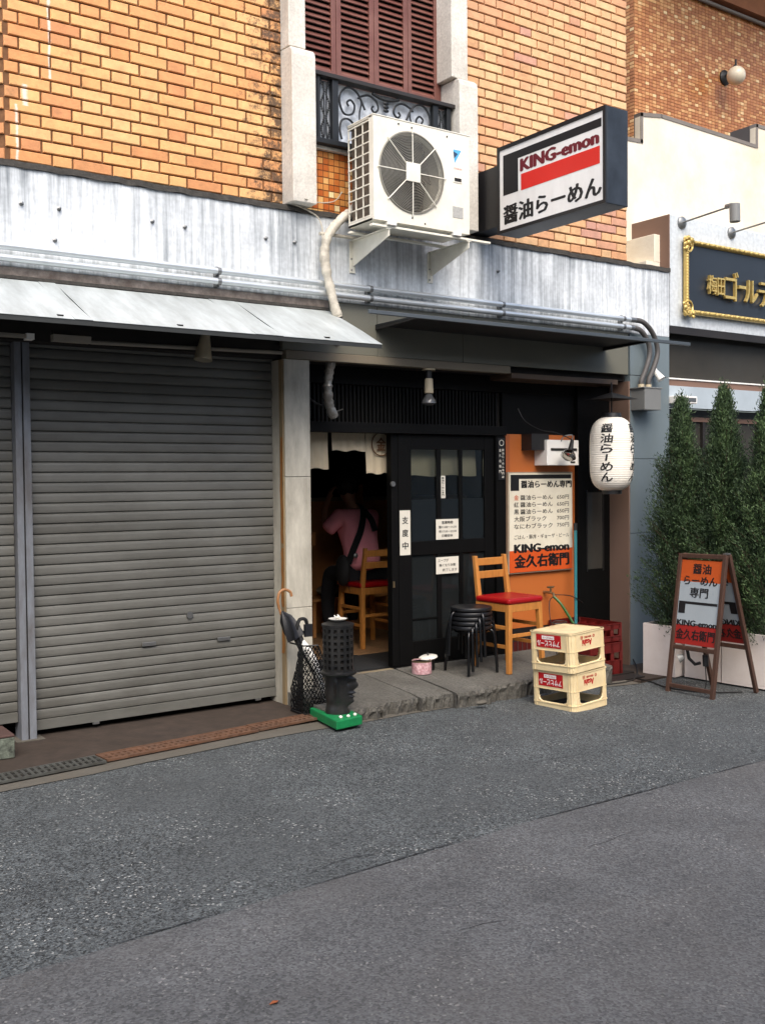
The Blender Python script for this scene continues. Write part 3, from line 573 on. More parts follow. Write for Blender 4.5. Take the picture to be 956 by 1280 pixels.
# stone step of slabs
st = thing('stone_step', 'grey stone slab step with a rough broken front edge before the ramen shop door', 'step', (4.6, -.1, .0))
bk = [3.36, 3.76, 4.085, 4.375, 4.66, 5.02, 5.40, 5.90]; fr_ = [3.30, 3.70, 4.02, 4.29, 4.60, 4.96, 5.36, 5.90]
for i in range(7):
    b = MB(); g = .005; nx, ny = 22, 7; yf = (-.60, -.54, -.555, -.60, -.55, -.52, -.50)[i]; yb = .262
    rough = []
    x0b, x1b, x0f, x1f = bk[i] + g, bk[i + 1] - g, fr_[i] + g, fr_[i + 1] - g
    dzs = random.uniform(-.003, .003)
    vs = []
    for j in range(ny + 1):
        v = j / ny
        for k in range(nx + 1):
            u = k / nx; xa = x0f + (x1f - x0f) * u; xb = x0b + (x1b - x0b) * u
            y = yf + (yb - yf) * v; x = xa + (xb - xa) * v
            if j == 0: y += .010 * math.sin(k * .9 + i * 2) + random.uniform(-.006, .010)
            z = .068 + .036 * v + dzs + random.uniform(-.0008, .0008)
            if j == 0: z -= random.uniform(.003, .012)
            vs.append((x, y, z))
    top = len(vs); fs = [(j * (nx + 1) + k, j * (nx + 1) + k + 1, (j + 1) * (nx + 1) + k + 1, (j + 1) * (nx + 1) + k) for j in range(ny) for k in range(nx)]
    # rough front face in two courses
    for lv, (dy, z) in enumerate(((-.004, .040), (.006, .012), (.016, -.06))):
        for k in range(nx + 1):
            p = vs[k]; vs.append((p[0] + random.uniform(-.005, .005), p[1] + dy + random.uniform(-.012, .012), z + gz(p[0]) * (lv > 1) + random.uniform(-.005, .005)))
    for k in range(nx):
        fs += [(top + k, top + k + 1, k + 1, k), (top + nx + 1 + k, top + nx + 2 + k, top + k + 1, top + k), (top + 2 * nx + 2 + k, top + 2 * nx + 3 + k, top + nx + 2 + k, top + nx + 1 + k)]
    # sides
    for kk in (0, nx):
        col = [j * (nx + 1) + kk for j in range(ny + 1)]; base = len(vs)
        for c in col: vs.append((vs[c][0], vs[c][1], -.16))
        fs += [(col[j], col[j + 1], base + j + 1, base + j) for j in range(ny)]
    b.add(vs, fs); b.build('slab', 'slab', st)
ch = MB().ball((4.44, -.68, .0), .03, 6, (1.6, .8, .55)).build('stone_chip', 'edging'); tag(ch, 'small pale stone chip lying in front of the slab step', 'stone')

# ================================================================== BUILDING
shop = thing('shop_building', 'two storey corner building with streaked grey fascia over the shop fronts', 'building', (4, .5, 0))
MB().box(-3.5, 7.157, 0, .9, 2.702, 3.262).build('fascia', 'fascia', shop, bevel=.004)
b = MB(); nx = 160; vs = []
for i in range(nx + 1):
    x = -3.5 + 10.665 * i / nx; j1, j2 = random.uniform(-.006, .004), random.uniform(-.004, .006)
    vs += [(x, -.012 + j1, 3.2625 + j2 - .006), (x, -.010 + j1, 3.292 + j2), (x, .06, 3.300)]
b.add(vs, [(3 * i + k, 3 * i + 3 + k, 3 * i + 4 + k, 3 * i + 1 + k) for i in range(nx) for k in (0, 1)]); b.add([(-3.5, .0, 3.2622), (7.165, 0, 3.2622), (7.165, .06, 3.2622), (-3.5, .06, 3.2622)], [(0, 1, 2, 3)])
b.build('ledge', 'ledge', shop)
# bolts in the fascia
bp_ = MB().lathe([(.013, 0), (.013, .004), (.009, .006), (.009, .018), (.005, .02)], n=10, axis=1).xf(Matrix.Scale(-1, 4, (0, 1, 0)))
bolt = None
for x, z in ((1.678, 3.061), (1.889, 3.061), (1.862, 2.879), (2.451, 3.064), (2.661, 3.058), (3.222, 3.060), (3.436, 3.060), (.9, 3.06), (5.2, 3.06)):
    if bolt is None: bolt = MB().add([v + Vector((x, 0, z)) for v in bp_.v], bp_.f, True).build('bolt', 'steel', shop)
    else: inst(bolt, (x, -.01, z), shop)
# panels below the fascia and the corner pillar
for x0, x1 in ((3.34, 4.092), (4.096, 4.858), (4.862, 6.64)):
    MB().box(x0, x1, .002, .05, 2.354, 2.70).build('beam_panel', mat('olive_grey_panel', '6d6c60', .5, var=.08, bump=.06, dirt='4c4a40', dirt_amt=.4), shop, bevel=.002)
for z0, z1 in ((-.2, 1.018), (1.022, 1.648), (1.652, 2.350), (2.354, 2.70)):
    MB().box(6.662, 7.157, 0, .3, z0, z1).build('pillar_panel', 'panel', shop, bevel=.002)
MB().box(3.36, 5.32, -.006, .06, 2.296, 2.352).build('soffit_lip', 'lip', shop, bevel=.003)
MB().box(5.324, 6.50, -.012, .30, 2.262, 2.302).build('eave_board', mat('brown_eave_board', '4a3a2c', .6, var=.15, bump=.1), shop, bevel=.003)
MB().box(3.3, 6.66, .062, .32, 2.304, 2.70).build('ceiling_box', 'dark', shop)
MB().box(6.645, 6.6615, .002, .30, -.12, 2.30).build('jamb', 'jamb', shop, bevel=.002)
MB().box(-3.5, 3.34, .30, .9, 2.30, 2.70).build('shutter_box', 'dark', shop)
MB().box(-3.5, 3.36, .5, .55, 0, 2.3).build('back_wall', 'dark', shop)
# marble pillar between shutters and door
pl = [(0, .648), (.651, 1.518), (1.521, 2.294)]
for z0, z1 in pl: MB().box(3.347, 3.54, .001, .25, z0, z1).build('marble_block', 'marble', shop, bevel=.0025)
MB().box(3.335, 3.3465, .010, .055, 0, 2.29).build('door_trim', 'timber', shop, bevel=.002)
MB().box(3.338, 3.3462, .058, .2, 0, 2.29).build('door_trim', 'marble', shop)
b = MB()
for z0, z1 in ((.35, .62), (.66, 1.05), (1.08, 1.78)):
    vs = []; k = 10
    for i in range(k + 1):
        z = z0 + (z1 - z0) * i / k; w = random.uniform(-.006, .006)
        vs += [(3.3337, .014 + w, z), (3.3337, .044 + w * .7 + random.uniform(-.005, .008), z)]
    b.add(vs, [(2 * i, 2 * i + 1, 2 * i + 3, 2 * i + 2) for i in range(k)])
b.build('tape', 'tape', shop)

# interior room
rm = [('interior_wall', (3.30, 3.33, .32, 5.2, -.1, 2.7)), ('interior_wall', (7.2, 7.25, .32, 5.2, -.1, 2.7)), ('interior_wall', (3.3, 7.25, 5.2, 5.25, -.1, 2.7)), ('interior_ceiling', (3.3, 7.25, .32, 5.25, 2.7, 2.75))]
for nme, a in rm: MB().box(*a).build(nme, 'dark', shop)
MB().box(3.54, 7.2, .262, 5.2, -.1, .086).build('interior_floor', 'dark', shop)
for i in range(26):
    x = 3.56 + .14 * i
    if x < 7: MB().box(x, x + .137, .95, 4.4, .086, .098).build('floorboard', 'floor', shop)
tag(MB().box(3.62, 4.5, .36, .93, .0865, .096).build('door_mat', mat('black_rubber_mat', '1c1e20', .8, var=.2, scale=60, bump=.6)), 'dark rubber mat on the floor just inside the open doorway', 'mat')
MB().box(3.545, 4.36, .215, .262, .070, .104).build('door_sill', 'sill', shop, bevel=.002)
MB().box(4.36, 5.46, .215, .262, .070, .110).build('door_sill', 'blackwood', shop, bevel=.002)

# ------------------------------------------------------------------ brick walls
def frustum(w, h, d=.012, b=.004):
    v = [(-w / 2, 0, -h / 2), (w / 2, 0, -h / 2), (w / 2, 0, h / 2), (-w / 2, 0, h / 2)]
    m = [(x, -d + b, z) for x, y, z in v]; f = [(x - math.copysign(b, x), -d, z - math.copysign(b, z)) for x, y, z in v]
    vs = v + m + f; fs = []
    for o in (0, 4):
        fs += [(o + i, o + (i + 1) % 4, o + 4 + (i + 1) % 4, o + 4 + i) for i in range(4)]
    fs.append((8, 9, 10, 11)); return vs, fs
CO, PER, HD, ST = .0693, .3555, .108, .2275
def brick_wall(name, label, x0, x1, z0, z1, yp, m, mm, phase, cap=10 ** 9, angle=None, origin=None):
    t = thing(name, label, 'brick wall', ((x0 + x1) / 2, yp, z0))
    proto = {}; rest = MB()
    MB().box(x0, x1, yp, yp + .25, z0 - .04, z1 + .3).build('mortar', mm, t)
    rows = int((z1 - z0) / CO) + 1; cnt = 0
    for r in range(rows):
        z = z0 + CO * (r + .5); x = x0 - PER * 2 + ((phase + (PER / 2 if r % 2 else 0)) % PER)
        while x < x1:
            for w in (ST, HD):
                a, bb = max(x, x0 + .002), min(x + w, x1 - .002)
                if bb - a > .02:
                    key = round(bb - a, 3)
                    if z > cap + .295 * ((a + bb) / 2 - x0):
                        vs, fs = frustum(bb - a, CO - .010); rest.add([Vector(v) + Vector(((a + bb) / 2, yp, z)) for v in vs], fs); x += w + (PER - ST - HD) / 2; continue
                    if key not in proto:
                        vs, fs = frustum(bb - a, CO - .010)
                        mb = MB(); mb.add([Vector(v) + Vector(((a + bb) / 2, yp, z)) for v in vs], fs)
                        proto[key] = mb.build('brick', m, t)
                    else:
                        o = inst(proto[key], ((a + bb) / 2, WLOC[proto[key].name].y + random.uniform(-.0012, .0012), z + random.uniform(-.0006, .0006)), t)
                        o.rotation_euler = (random.uniform(-.012, .012), random.uniform(-.004, .004), random.uniform(-.008, .008)); o.scale = (random.uniform(.985, 1.003), 1, random.uniform(.96, 1.02))
                    cnt += 1
                x += w + (PER - ST - HD) / 2
    if rest.v: rest.build('upper_bricks', m, t, kind='stuff')
    return t, cnt
w1, c1 = brick_wall('brick_wall', 'orange yellow glazed brick wall left of the brown louvred window', 1.607, 3.372, 3.303, 5.6, .042, 'brick', 'mortardark', .028, cap=4.24)
w2, c2 = brick_wall('brick_wall', 'pinkish tan brick wall behind the projecting black sign box', 4.90, 6.662, 3.303, 6.2, .042, 'brick2', 'mortar', .16, cap=4.90)
print('bricks', c1, c2)
# splayed return at the left corner
t = thing('brick_wall', 'narrow splayed strip of deep orange brick at the left picture edge', 'brick wall', (1.6, .05, 3.3))
d = Vector((-math.cos(rad(40)), math.sin(rad(40)), 0)); nn = Vector((-d.y, d.x, 0)); nn = nn if nn.y < 0 else -nn
org = Vector((1.603, .034, 0)); mtx = Matrix(((-d.x, -nn.x, 0, org.x), (-d.y, -nn.y, 0, org.y), (0, 0, 1, 0), (0, 0, 0, 1)))
MB().box(-1.6, 0, .012, .1, 3.26, 5.9).xf(mtx).build('mortar', 'mortardark', t)
pr = None
for r in range(37):
    z = 3.303 + CO * (r + .5)
    for k in range(4):
        x = -.058 - .118 * k - (.05 if r % 2 else 0)
        vs, fs = frustum(.108, CO - .01)
        if pr is None: pr = MB().add([Vector(v) + Vector((x, .012, z)) for v in vs], fs).xf(mtx).build('brick', 'brick', t)
        else:
            p = mtx @ Vector((x, .006, z)); inst(pr, p, t)
# strip of brick to its left closes the gap at the corner pillar side of the wall
MB().box(6.664, 7.0, .06, .3, 3.30, 3.301).build('roof_flashing', 'ledge', shop)
MB().box(6.5, 6.66, .30, 4, 3.28, 6.5).build('upper_side_wall', 'mortar', shop)
MB().box(3.3, 4.95, .45, .6, 3.28, 6.0).build('upper_inner_wall', 'dark', shop)

# ------------------------------------------------------------------ granite window surround
def pilaster(label, x0, xa, xb, ztop):
    t = thing('stone_pilaster', label, 'pilaster', (x0, 0, 3.3), 'stone pilasters beside the window')
    # lower block is wider and stands further out, with a rounded shoulder
    prof = [(-.11, 3.30), (-.11, 4.24), (-.104, 4.272), (-.086, 4.29), (.04, 4.30), (.04, 3.30)]
    MB().prism([(x0, y, z) for y, z in prof], (xb - x0, 0, 0)).build('lower_block', 'granite', t, bevel=.006)
    MB().box(x0 + .001, xa, -.072, .04, 4.302, 5.6).build('upper_block', 'granite', t, bevel=.005)
pilaster('pale granite pilaster left of the brown louvred shutters', 3.370, 3.497, 3.548, 4.3)
# right pilaster: inner edge set back for the upper block
t = thing('stone_pilaster', 'pale granite pilaster between louvred shutters and the black sign', 'pilaster', (4.85, 0, 3.3), 'stone pilasters beside the window')
MB().prism([(4.752, y, z) for y, z in [(-.11, 3.30), (-.11, 4.33), (-.104, 4.362), (-.086, 4.378), (.3, 4.385), (.3, 3.30)]], (.172, 0, 0)).build('lower_block', 'granite', t, bevel=.006)
MB().box(4.712, 4.862, -.072, .30, 4.387, 5.7).build('upper_block', 'granite', t, bevel=.005)
MB().box(4.752, 4.9235, -.0725, .3, 4.3865, 4.389).build('shoulder', 'granite', t)

# louvred shutters
lv = thing('louvred_shutters', 'four brown folding louvred shutters above the iron balcony rail', 'window shutters', (4.2, .13, 4.22))
edges_ = [3.50, 3.843, 4.158, 4.452, 4.752]; slat_proto = {}
for i in range(4):
    x0, x1 = edges_[i] + .002, edges_[i + 1] - .002; sw = .038 if i < 3 else .03; rs = sw if i < 3 else .062
    fr = MB().box(x0, x0 + sw, .10, .135, 4.235, 5.6)
    fr.box(x1 - rs, x1, .10, .135, 4.235, 5.6); fr.box(x0 + sw, x1 - rs, .10, .135, 4.235, 4.285)
    lf = fr.build('leaf', 'louvre', lv, bevel=.003)
    MB().box(x0 + sw, x1 - rs, .131, .135, 4.28, 5.6).build('leaf_back', 'dark', lf)
    z = 4.30; w = round(x1 - rs - x0 - sw, 4)
    while z < 5.35:
        cx = (x0 + sw + x1 - rs) / 2
        if w not in slat_proto:
            slat_proto[w] = MB().prism([(cx - w / 2, .104, z - .016), (cx - w / 2, .1075, z - .020), (cx - w / 2, .130, z + .012), (cx - w / 2, .1265, z + .016)], (w, 0, 0)).build('slat', 'louvre', lf)
        else: inst(slat_proto[w], (cx, .117, z), lf)
        z += .042
tag(MB().box(3.55, 4.75, .06, .135, 3.70, 4.232).build('window_sill_board', mat('brown_sill', '46322b', .6, var=.1)), 'brown timber panel under the louvred shutters behind the railing', 'panel')

# iron balcony rail
rl = thing('balcony_railing', 'black wrought iron balcony railing with scrolls over a mottled pale board', 'railing', (4.2, -.02, 3.73))
MB().box(3.548, 4.80, -.062, .012, 4.168, 4.196).build('top_rail', 'ironbrown', rl, bevel=.003)
MB().box(3.548, 4.75, -.05, .0, 3.730, 3.765).build('bottom_rail', 'iron', rl, bevel=.003)
MB().box(3.55, 4.75, .012, .018, 3.765, 4.165).build('backing_board', 'frost', rl)
for x0, x1 in ((3.548, 3.598), (3.603, 3.622), (3.718, 3.765), (4.565, 4.61), (4.69, 4.728)):
    MB().box(x0, x1, -.042, -.006, 3.766, 4.167).build('post', 'iron', rl, bevel=.002)
def spiral(cx, cz, r0, r1, a0, turns, n=36):
    return [(cx + (r0 + (r1 - r0) * i / n) * math.cos(a0 + turns * 2 * PI * i / n), -.024, cz + (r0 + (r1 - r0) * i / n) * math.sin(a0 + turns * 2 * PI * i / n)) for i in range(n + 1)]
for sx, cx in ((1, 3.77), (-1, 4.56)):
    def P(pts): return [(cx + sx * (p[0] - 3.77), p[1], p[2]) for p in pts]
    MB().tube(P(smooth_path([(3.99, -.024, 4.02), (3.93, -.024, 4.12), (3.855, -.024, 4.147), (3.795, -.024, 4.10), (3.785, -.024, 4.03), (3.82, -.024, 3.965), (3.885, -.024, 3.975), (3.905, -.024, 4.03), (3.875, -.024, 4.065), (3.845, -.024, 4.045), (3.857, -.024, 4.02)])), .0075, 6).build('scroll', 'iron', rl)
    MB().tube(P(smooth_path([(3.80, -.024, 3.79), (3.785, -.024, 3.85), (3.80, -.024, 3.915), (3.85, -.024, 3.935), (3.895, -.024, 3.905), (3.885, -.024, 3.865), (3.855, -.024, 3.865), (3.85, -.024, 3.885)])), .0075, 6).build('scroll', 'iron', rl)
    MB().tube(P(smooth_path([(3.955, -.024, 4.105), (4.02, -.024, 4.125), (4.08, -.024, 4.10), (4.10, -.024, 4.05), (4.07, -.024, 4.02), (4.045, -.024, 4.04), (4.06, -.024, 4.06)])), .0075, 6).build('scroll', 'iron', rl)
    MB().tube(P(smooth_path([(3.93, -.024, 4.09), (3.955, -.024, 4.085), (3.96, -.024, 4.05), (3.945, -.024, 3.99), (3.95, -.024, 3.93), (3.99, -.024, 3.87), (4.05, -.024, 3.85), (4.10, -.024, 3.80)])), .006, 6).build('scroll', 'iron', rl)
b = MB()
for k in range(16): b.ball((4.06 + .014 * k, -.024, 4.145 - .022 * math.sin(PI * k / 15)), .013, 5)
for z in (4.10, 4.075, 4.05): b.ball((4.165, -.024, z), .022, 6, (1.2, .5, .6))
b.build('rosette', 'iron', rl)
for cx in (3.67, 4.65):
    b = MB()
    for k in range(26):
        z = 3.79 + .0145 * k; r = .020 + .012 * math.sin(k * .55)
        for s_ in (-1, 1): b.ball((cx + s_ * r, -.024, z), .0085, 5, (1, .6, 1.1))
    for s_ in (-1, 1):
        b.tube(smooth_path([(cx + s_ * .035, -.024, 4.125), (cx + s_ * .022, -.024, 4.14), (cx + s_ * .012, -.024, 4.10), (cx + s_ * .008, -.024, 3.80), (cx + s_ * .03, -.024, 3.79)]), .005, 5)
    b.build('leaf_ornament', 'iron', rl)

# ------------------------------------------------------------------ mosaic
def tiles(name, label, org, u, v, nu, nv, pu, pv, m, mm, parent=None, nrm=None, gap=.005, d=.004, bias=None, cat='tiled wall'):
    org, u, v = Vector(org), Vector(u), Vector(v); n = Vector(nrm) if nrm else v.cross(u)
    t = parent or thing(name, label, cat, org)
    vs = []; fs = []; tone = []
    for j in range(nv):
        for i in range(nu):
            a = org + u * (i * pu + gap / 2) + v * (j * pv + gap / 2); e1 = u * (pu - gap); e2 = v * (pv - gap); k = len(vs)
            q = n * d * random.uniform(.8, 1.1)
            vs += [a, a + e1, a + e1 + e2, a + e2, a + q + (e1 + e2) * .03, a + q + e1 * .97 + e2 * .03, a + q + (e1 + e2) * .97, a + q + e1 * .03 + e2 * .97]
            f = [(4, 5, 6, 7), (0, 1, 5, 4), (1, 2, 6, 5), (2, 3, 7, 6), (3, 0, 4, 7)]; fs += [tuple(k + w for w in g) for g in f]
            tn = random.random() ** 1.2; tone += [tn] * 8
    b = MB(); b.add(vs, fs); o = b.build('mosaic_tiles', m, t, kind='stuff')
    at = o.data.attributes.new('tone', 'FLOAT', 'POINT'); at.data.foreach_set('value', tone)
    bb = MB(); a = org - n * .02; bb.prism([a, a + u * nu * pu, a + u * nu * pu + v * nv * pv, a + v * nv * pv], n * .02); bb.build('grout', mm, t)
    return t
mz = tiles('mosaic_panel', 'small square orange mosaic tiles below the iron railing beside the air conditioner', (3.55, .03, 3.27), (1, 0, 0), (0, 0, 1), 28, 10, .0435, .0435, M['mosaic'], 'mortardark', nrm=(0, -1, 0), cat='tile panel')
MB().box(3.55, 4.752, -.004, .10, 3.706, 3.728).build('tile_cap', 'granite', mz)

# ------------------------------------------------------------------ fascia fittings
# two zinc conduits
def conduit(z, label):
    t = thing('conduit_pipe', label, 'pipe', (2, -.05, z), 'zinc conduits along the fascia')
    MB().tube([(-3.4, -.055, z), (6.60, -.055, z)], .0205, 14).build('pipe', 'pipe', t)
    for x in (.6, 2.86, 4.0, 5.2, 6.52):
        b = MB().box(x - .012, x + .012, -.036, .0, z - .03, z + .03); b.tube([(x - .012, -.055, z), (x + .012, -.055, z)], .023, 14)
        b.build('clamp', 'steel', t)
    for x in (2.74,): MB().tube([(x - .04, -.055, z), (x + .04, -.055, z)], .022, 14).build('coupling', 'pipe', t)
    return t
pu = conduit(2.802, 'upper of the two bright zinc conduits running along the fascia')
pd = conduit(2.738, 'lower of the two bright zinc conduits running along the fascia')
MB().tube([(6.60, -.055, 2.802), (6.66, -.055, 2.802)], .022, 12).build('coupling', 'steel', pu)
MB().tube([(6.60, -.055, 2.738), (6.64, -.055, 2.738)], .022, 12).build('coupling', 'steel', pd)
MB().tube(smooth_path([(6.65, -.055, 2.802), (6.76, -.06, 2.79), (6.88, -.06, 2.70), (6.935, -.06, 2.56), (6.88, -.065, 2.42), (6.815, -.07, 2.32), (6.805, -.07, 2.262)]), .021, 12).build('flexible_conduit', 'rubber', pu)
MB().tube(smooth_path([(6.63, -.055, 2.738), (6.72, -.06, 2.72), (6.81, -.06, 2.64), (6.835, -.06, 2.53), (6.78, -.065, 2.40), (6.72, -.07, 2.30), (6.715, -.07, 2.262)]), .021, 12).build('flexible_conduit', 'rubber', pd)
jb = thing('junction_box', 'grey steel junction box on the corner pillar below the bent conduits', 'junction box', (6.77, -.08, 2.05))
MB().box(6.668, 6.872, -.15, -.001, 2.055, 2.232).build('box', 'boxgrey', jb, bevel=.003)
MB().box(6.655, 6.885, -.155, -.0, 2.233, 2.243).build('lid', 'boxgrey', jb, bevel=.002)
for x in (6.715, 6.805): MB().tube([(x, -.07, 2.243), (x, -.07, 2.272)], .027, 12).build('gland', 'socket', jb)
fl = thing('security_lamp', 'small white lamp head on the corner pillar behind the bent conduits', 'lamp', (6.96, -.05, 2.3))
MB().tube([(6.93, -.03, 2.40), (6.95, -.09, 2.32)], [.022, .035], 12).build('lamp_head', 'white', fl)
MB().box(6.92, 6.95, -.04, 0, 2.38, 2.42).build('bracket', 'white', fl)

# flat entrance canopy with a long front bar
cn = thing('entrance_canopy', 'thin dark flat canopy with a long grey front bar over the shop door', 'canopy', (5.2, -.25, 2.55))
MB().box(4.075, 6.36, -.485, .0, 2.562, 2.572).build('sheet', mat('dark_canopy_sheet', '202224', .6, var=.2), cn)
MB().box(3.68, 6.80, -.51, -.49, 2.548, 2.574).build('front_bar', mat('grey_canopy_bar', '5c6266', .4, metal=.5, var=.1), cn, bevel=.003)
for x in (4.075, 6.335): MB().prism([(x, -.49, 2.560), (x, 0, 2.560), (x, 0, 2.535), (x, -.49, 2.552)], (.025, 0, 0)).build('arm', 'black', cn)

# metal awning over the shutters
aw = thing('metal_awning', 'pale galvanised sheet metal awning sloping over the roller shutters', 'awning', (1.8, -.3, 2.35))
cuts = [-3.4, -2.4, -1.5, -.6, .42, 1.755, 1.85, 2.80, 2.98, 3.684]
ya, za, yb, zb = -.028, 2.628, -.648, 2.338
for i in range(len(cuts) - 1):
    x0, x1 = cuts[i] + .001, cuts[i + 1] - .001; dz = .0022 if i % 2 else 0
    b = MB(); n = 6; vs = []
    for k in range(n + 1):
        s_ = k / n; sag = .006 * math.sin(PI * s_) * (1 if i % 2 else -.3)
        y = ya + (yb - ya) * s_; z = za + (zb - za) * s_ + dz - sag
        vs += [(x0, y, z), (x1, y, z + random.uniform(-.0015, .0015)), (x1, y, z - .002), (x0, y, z - .002)]
    fs = []
    for k in range(n):
        o = 4 * k; fs += [(o, o + 1, o + 5, o + 4), (o + 1, o + 2, o + 6, o + 5), (o + 2, o + 3, o + 7, o + 6), (o + 3, o, o + 4, o + 7)]
    fs += [(0, 1, 2, 3), (4 * n, 4 * n + 1, 4 * n + 2, 4 * n + 3)]
    b.add(vs, fs); b.build('sheet', 'awning', aw)
MB().box(-3.4, 3.68, yb + .004, yb + .009, zb - .028, zb - .003).build('front_lip', mat('dark_awning_edge', '3a3c3b', .5, metal=.4), aw)
MB().box(-3.4, 3.684, -.028, -.002, 2.632, 2.652).build('flashing', 'ledge', aw, bevel=.002)
MB().box(-3.4, 3.684, -.012, -.002, 2.654, 2.700).build('flashing_board', mat('peeling_board', '8a8078', .8, var=.4, scale=25, bump=.4, dirt='4e3f34', dirt_amt=.8, dirt_scale=9), aw)
for x in (-2, -.5, 1.0, 1.69, 2.35, 3.3):
    MB().bar((x, 0, 2.42), (x, -.62, 2.345), .03, .03).build('bracket', 'dark', aw)
MB().box(-3.4, 3.30, .02, .30, 2.30, 2.44).build('shutter_head', 'dark', aw)
# strip lamps under the awning
t1 = thing('tube_lamp', 'dusty tube lamp under the awning above the large shutter', 'lamp', (2.4, -.3, 2.28), 'tube lamps under the awning')
MB().box(1.74, 1.95, -.33, -.28, 2.262, 2.30).build('housing', 'tubelamp', t1, bevel=.003)
MB().tube([(1.95, -.305, 2.270), (3.16, -.305, 2.288)], .011, 10).build('tube', 'tubelamp', t1)
MB().box(1.75, 3.15, -.30, -.26, 2.290, 2.33).build('batten', 'dark', t1)
t2 = thing('tube_lamp', 'dusty tube lamp under the awning at the left picture edge', 'lamp', (1.3, -.3, 2.28), 'tube lamps under the awning')
MB().box(1.0, 1.638, -.32, -.28, 2.270, 2.290).build('housing', 'tubelamp', t2, bevel=.003)
MB().box(1.6, 1.64, -.33, -.27, 2.262, 2.294).build('end_cap', 'white', t2)
sp = thing('cone_lamp', 'small metal cone lamp hanging below the awning edge', 'lamp', (2.6, -.35, 2.2))
MB().tube([(2.625, -.35, 2.355), (2.602, -.36, 2.205)], [.026, .054], 20).build('shade', 'conemetal', sp)
MB().tube([(2.627, -.35, 2.356), (2.63, -.34, 2.38)], .01, 8).build('stem', 'black', sp)

# ------------------------------------------------------------------ roller shutters
def shutter(x0, x1, z0, z1, label):
    t = thing('roller_shutter', label, 'roller shutter', ((x0 + x1) / 2, .16, z0), 'grey roller shutters')
    n = int((z1 - z0 - .06) / .0604); L = x1 - x0
    prof = [(.006, 0), (-.003, .0015), (-.0075, .005), (-.0095, .018), (-.0092, .040), (-.0065, .052), (-.003, .0565), (.006, .058), (.006, .0604)]
    pr = None
    for i in range(n):
        z = z0 + .06 + .0604 * i; b = MB()
        if pr is None:
            vs = []; m = len(prof); seg = 1
            for x in (x0, x1): vs += [(x, .16 + dy, z + dz) for dy, dz in prof]
            b.add(vs, [(k, k + 1, m + k + 1, m + k) for k in range(m - 1)]); pr = b.build('slat', 'shutter', t)
        else:
            inst(pr, ((x0 + x1) / 2, WLOC[pr.name].y + random.uniform(-.0012, .0012), z + .0302), t, rot=(0, random.uniform(-.0004, .0004), 0))
    MB().box(x0, x1, .146, .165, z0, z0 + .0585).build('bottom_bar', 'shutter', t, bevel=.002)
    return t
s1 = shutter(1.742, 3.345, .048, 2.42, 'large closed grey roller shutter between the post and marble pillar')
for x, z in ((2.445, .487), (2.955, .47)):
    MB().box(x - .045, x + .045, .138, .149, z - .012, z + .012).build('hand_slot', 'steel', s1, bevel=.002)
MB().tube([(2.72, .150, .645), (2.72, .138, .645)], .022, 14).build('lock', 'steel', s1)
for x in (2.1, 3.2): MB().box(x - .02, x + .02, .14, .15, .036, .05).build('foot', 'steel', s1)
s2 = shutter(.2, 1.642, .112, 2.42, 'closed grey roller shutter at the left picture edge beyond the post')
MB().box(.2, 1.642, .17, .30, .0, .0).build('gap', 'dark', s2) if False else None
po = thing('shutter_post', 'worn blue grey steel post between the two roller shutters', 'post', (1.69, .1, 0))
MB().box(1.645, 1.684, .088, .22, .01, 2.44).build('channel', 'post', po, bevel=.003)
MB().box(1.684, 1.692, .098, .22, .01, 2.44).build('groove', 'dark', po)
MB().box(1.692, 1.732, .088, .22, .01, 2.44).build('channel', 'post', po, bevel=.003)
MB().box(1.61, 1.77, .06, .24, .011, .016).build('foot_plate', 'edging', po)
bl = thing('stone_block', 'speckled terrazzo block with brown top by the left shutter', 'block', (1.2, -.3, 0))
MB().box(.7, 1.515, -.25, .0, .012, .125).build('block', 'terrazzo', bl, bevel=.006)
MB().box(.7, 1.515, -.25, .0, .127, .140).build('top', 'blocktop', bl, bevel=.004)
# ------------------------------------------------------------------ shop front
df = thing('sliding_door', 'black timber sliding door with glass panes and paper notices', 'door', (4.9, .25, .11))
Y0, Y1 = .235, .27
for a in ((4.43, 4.548), (5.262, 5.355)): MB().box(a[0], a[1], Y0, Y1, .112, 1.828).build('stile', 'blackwood', df, bevel=.003)
for a in ((1.718, 1.828), (.926, 1.03), (.112, .282)): MB().box(4.549, 5.261, Y0 + .002, Y1, a[0], a[1]).build('rail', 'blackwood', df, bevel=.003)
for a in ((4.792, 4.832), (5.010, 5.042)):
    for z in ((1.031, 1.717), (.283, .925)): MB().box(a[0], a[1], Y0 + .006, Y1 - .004, z[0], z[1]).build('mullion', 'blackwood', df, bevel=.002)
px = ((4.549, 4.791), (4.833, 5.009), (5.043, 5.261))
for x0, x1 in px:
    MB().box(x0, x1, .254, .258, 1.348, 1.717).build('pane', M['glass'], df)
    MB().box(x0, x1, .254, .258, 1.031, 1.346).build('pane', M['frosted'], df)
    MB().box(x0, x1, .254, .258, .283, .925).build('pane', M['netglass'], df)
MB().box(4.549, 4.791, .246, .252, .44, .452).build('muntin', 'blackwood', df)
def notice(x0, x1, z0, z1, y, paper='paper'):
    o = MB().box(x0, x1, y - .002, y, z0, z1).build('notice', paper, df); return o, TX((x0, y - .0032, z0), (1, 0, 0), (0, 0, 1))
o, T = notice(4.437, 4.533, .934, 1.266, .2345)
T.col('支度中', .022, .285, .052, .054, .040, .03).build('ink', o)
o, T = notice(4.773, 4.990, 1.036, 1.190, .233)
T.put('営業時間', .055, .118, .105, .022, .02); T.put('昼11:00〜14:30', .025, .085, .17, .019, .016); T.put('夜17:30〜22:30', .025, .052, .17, .019, .016); T.put('日曜定休', .055, .018, .105, .021, .02); T.build('ink', o)
o, T = notice(4.771, 4.989, .774, .902, .233)
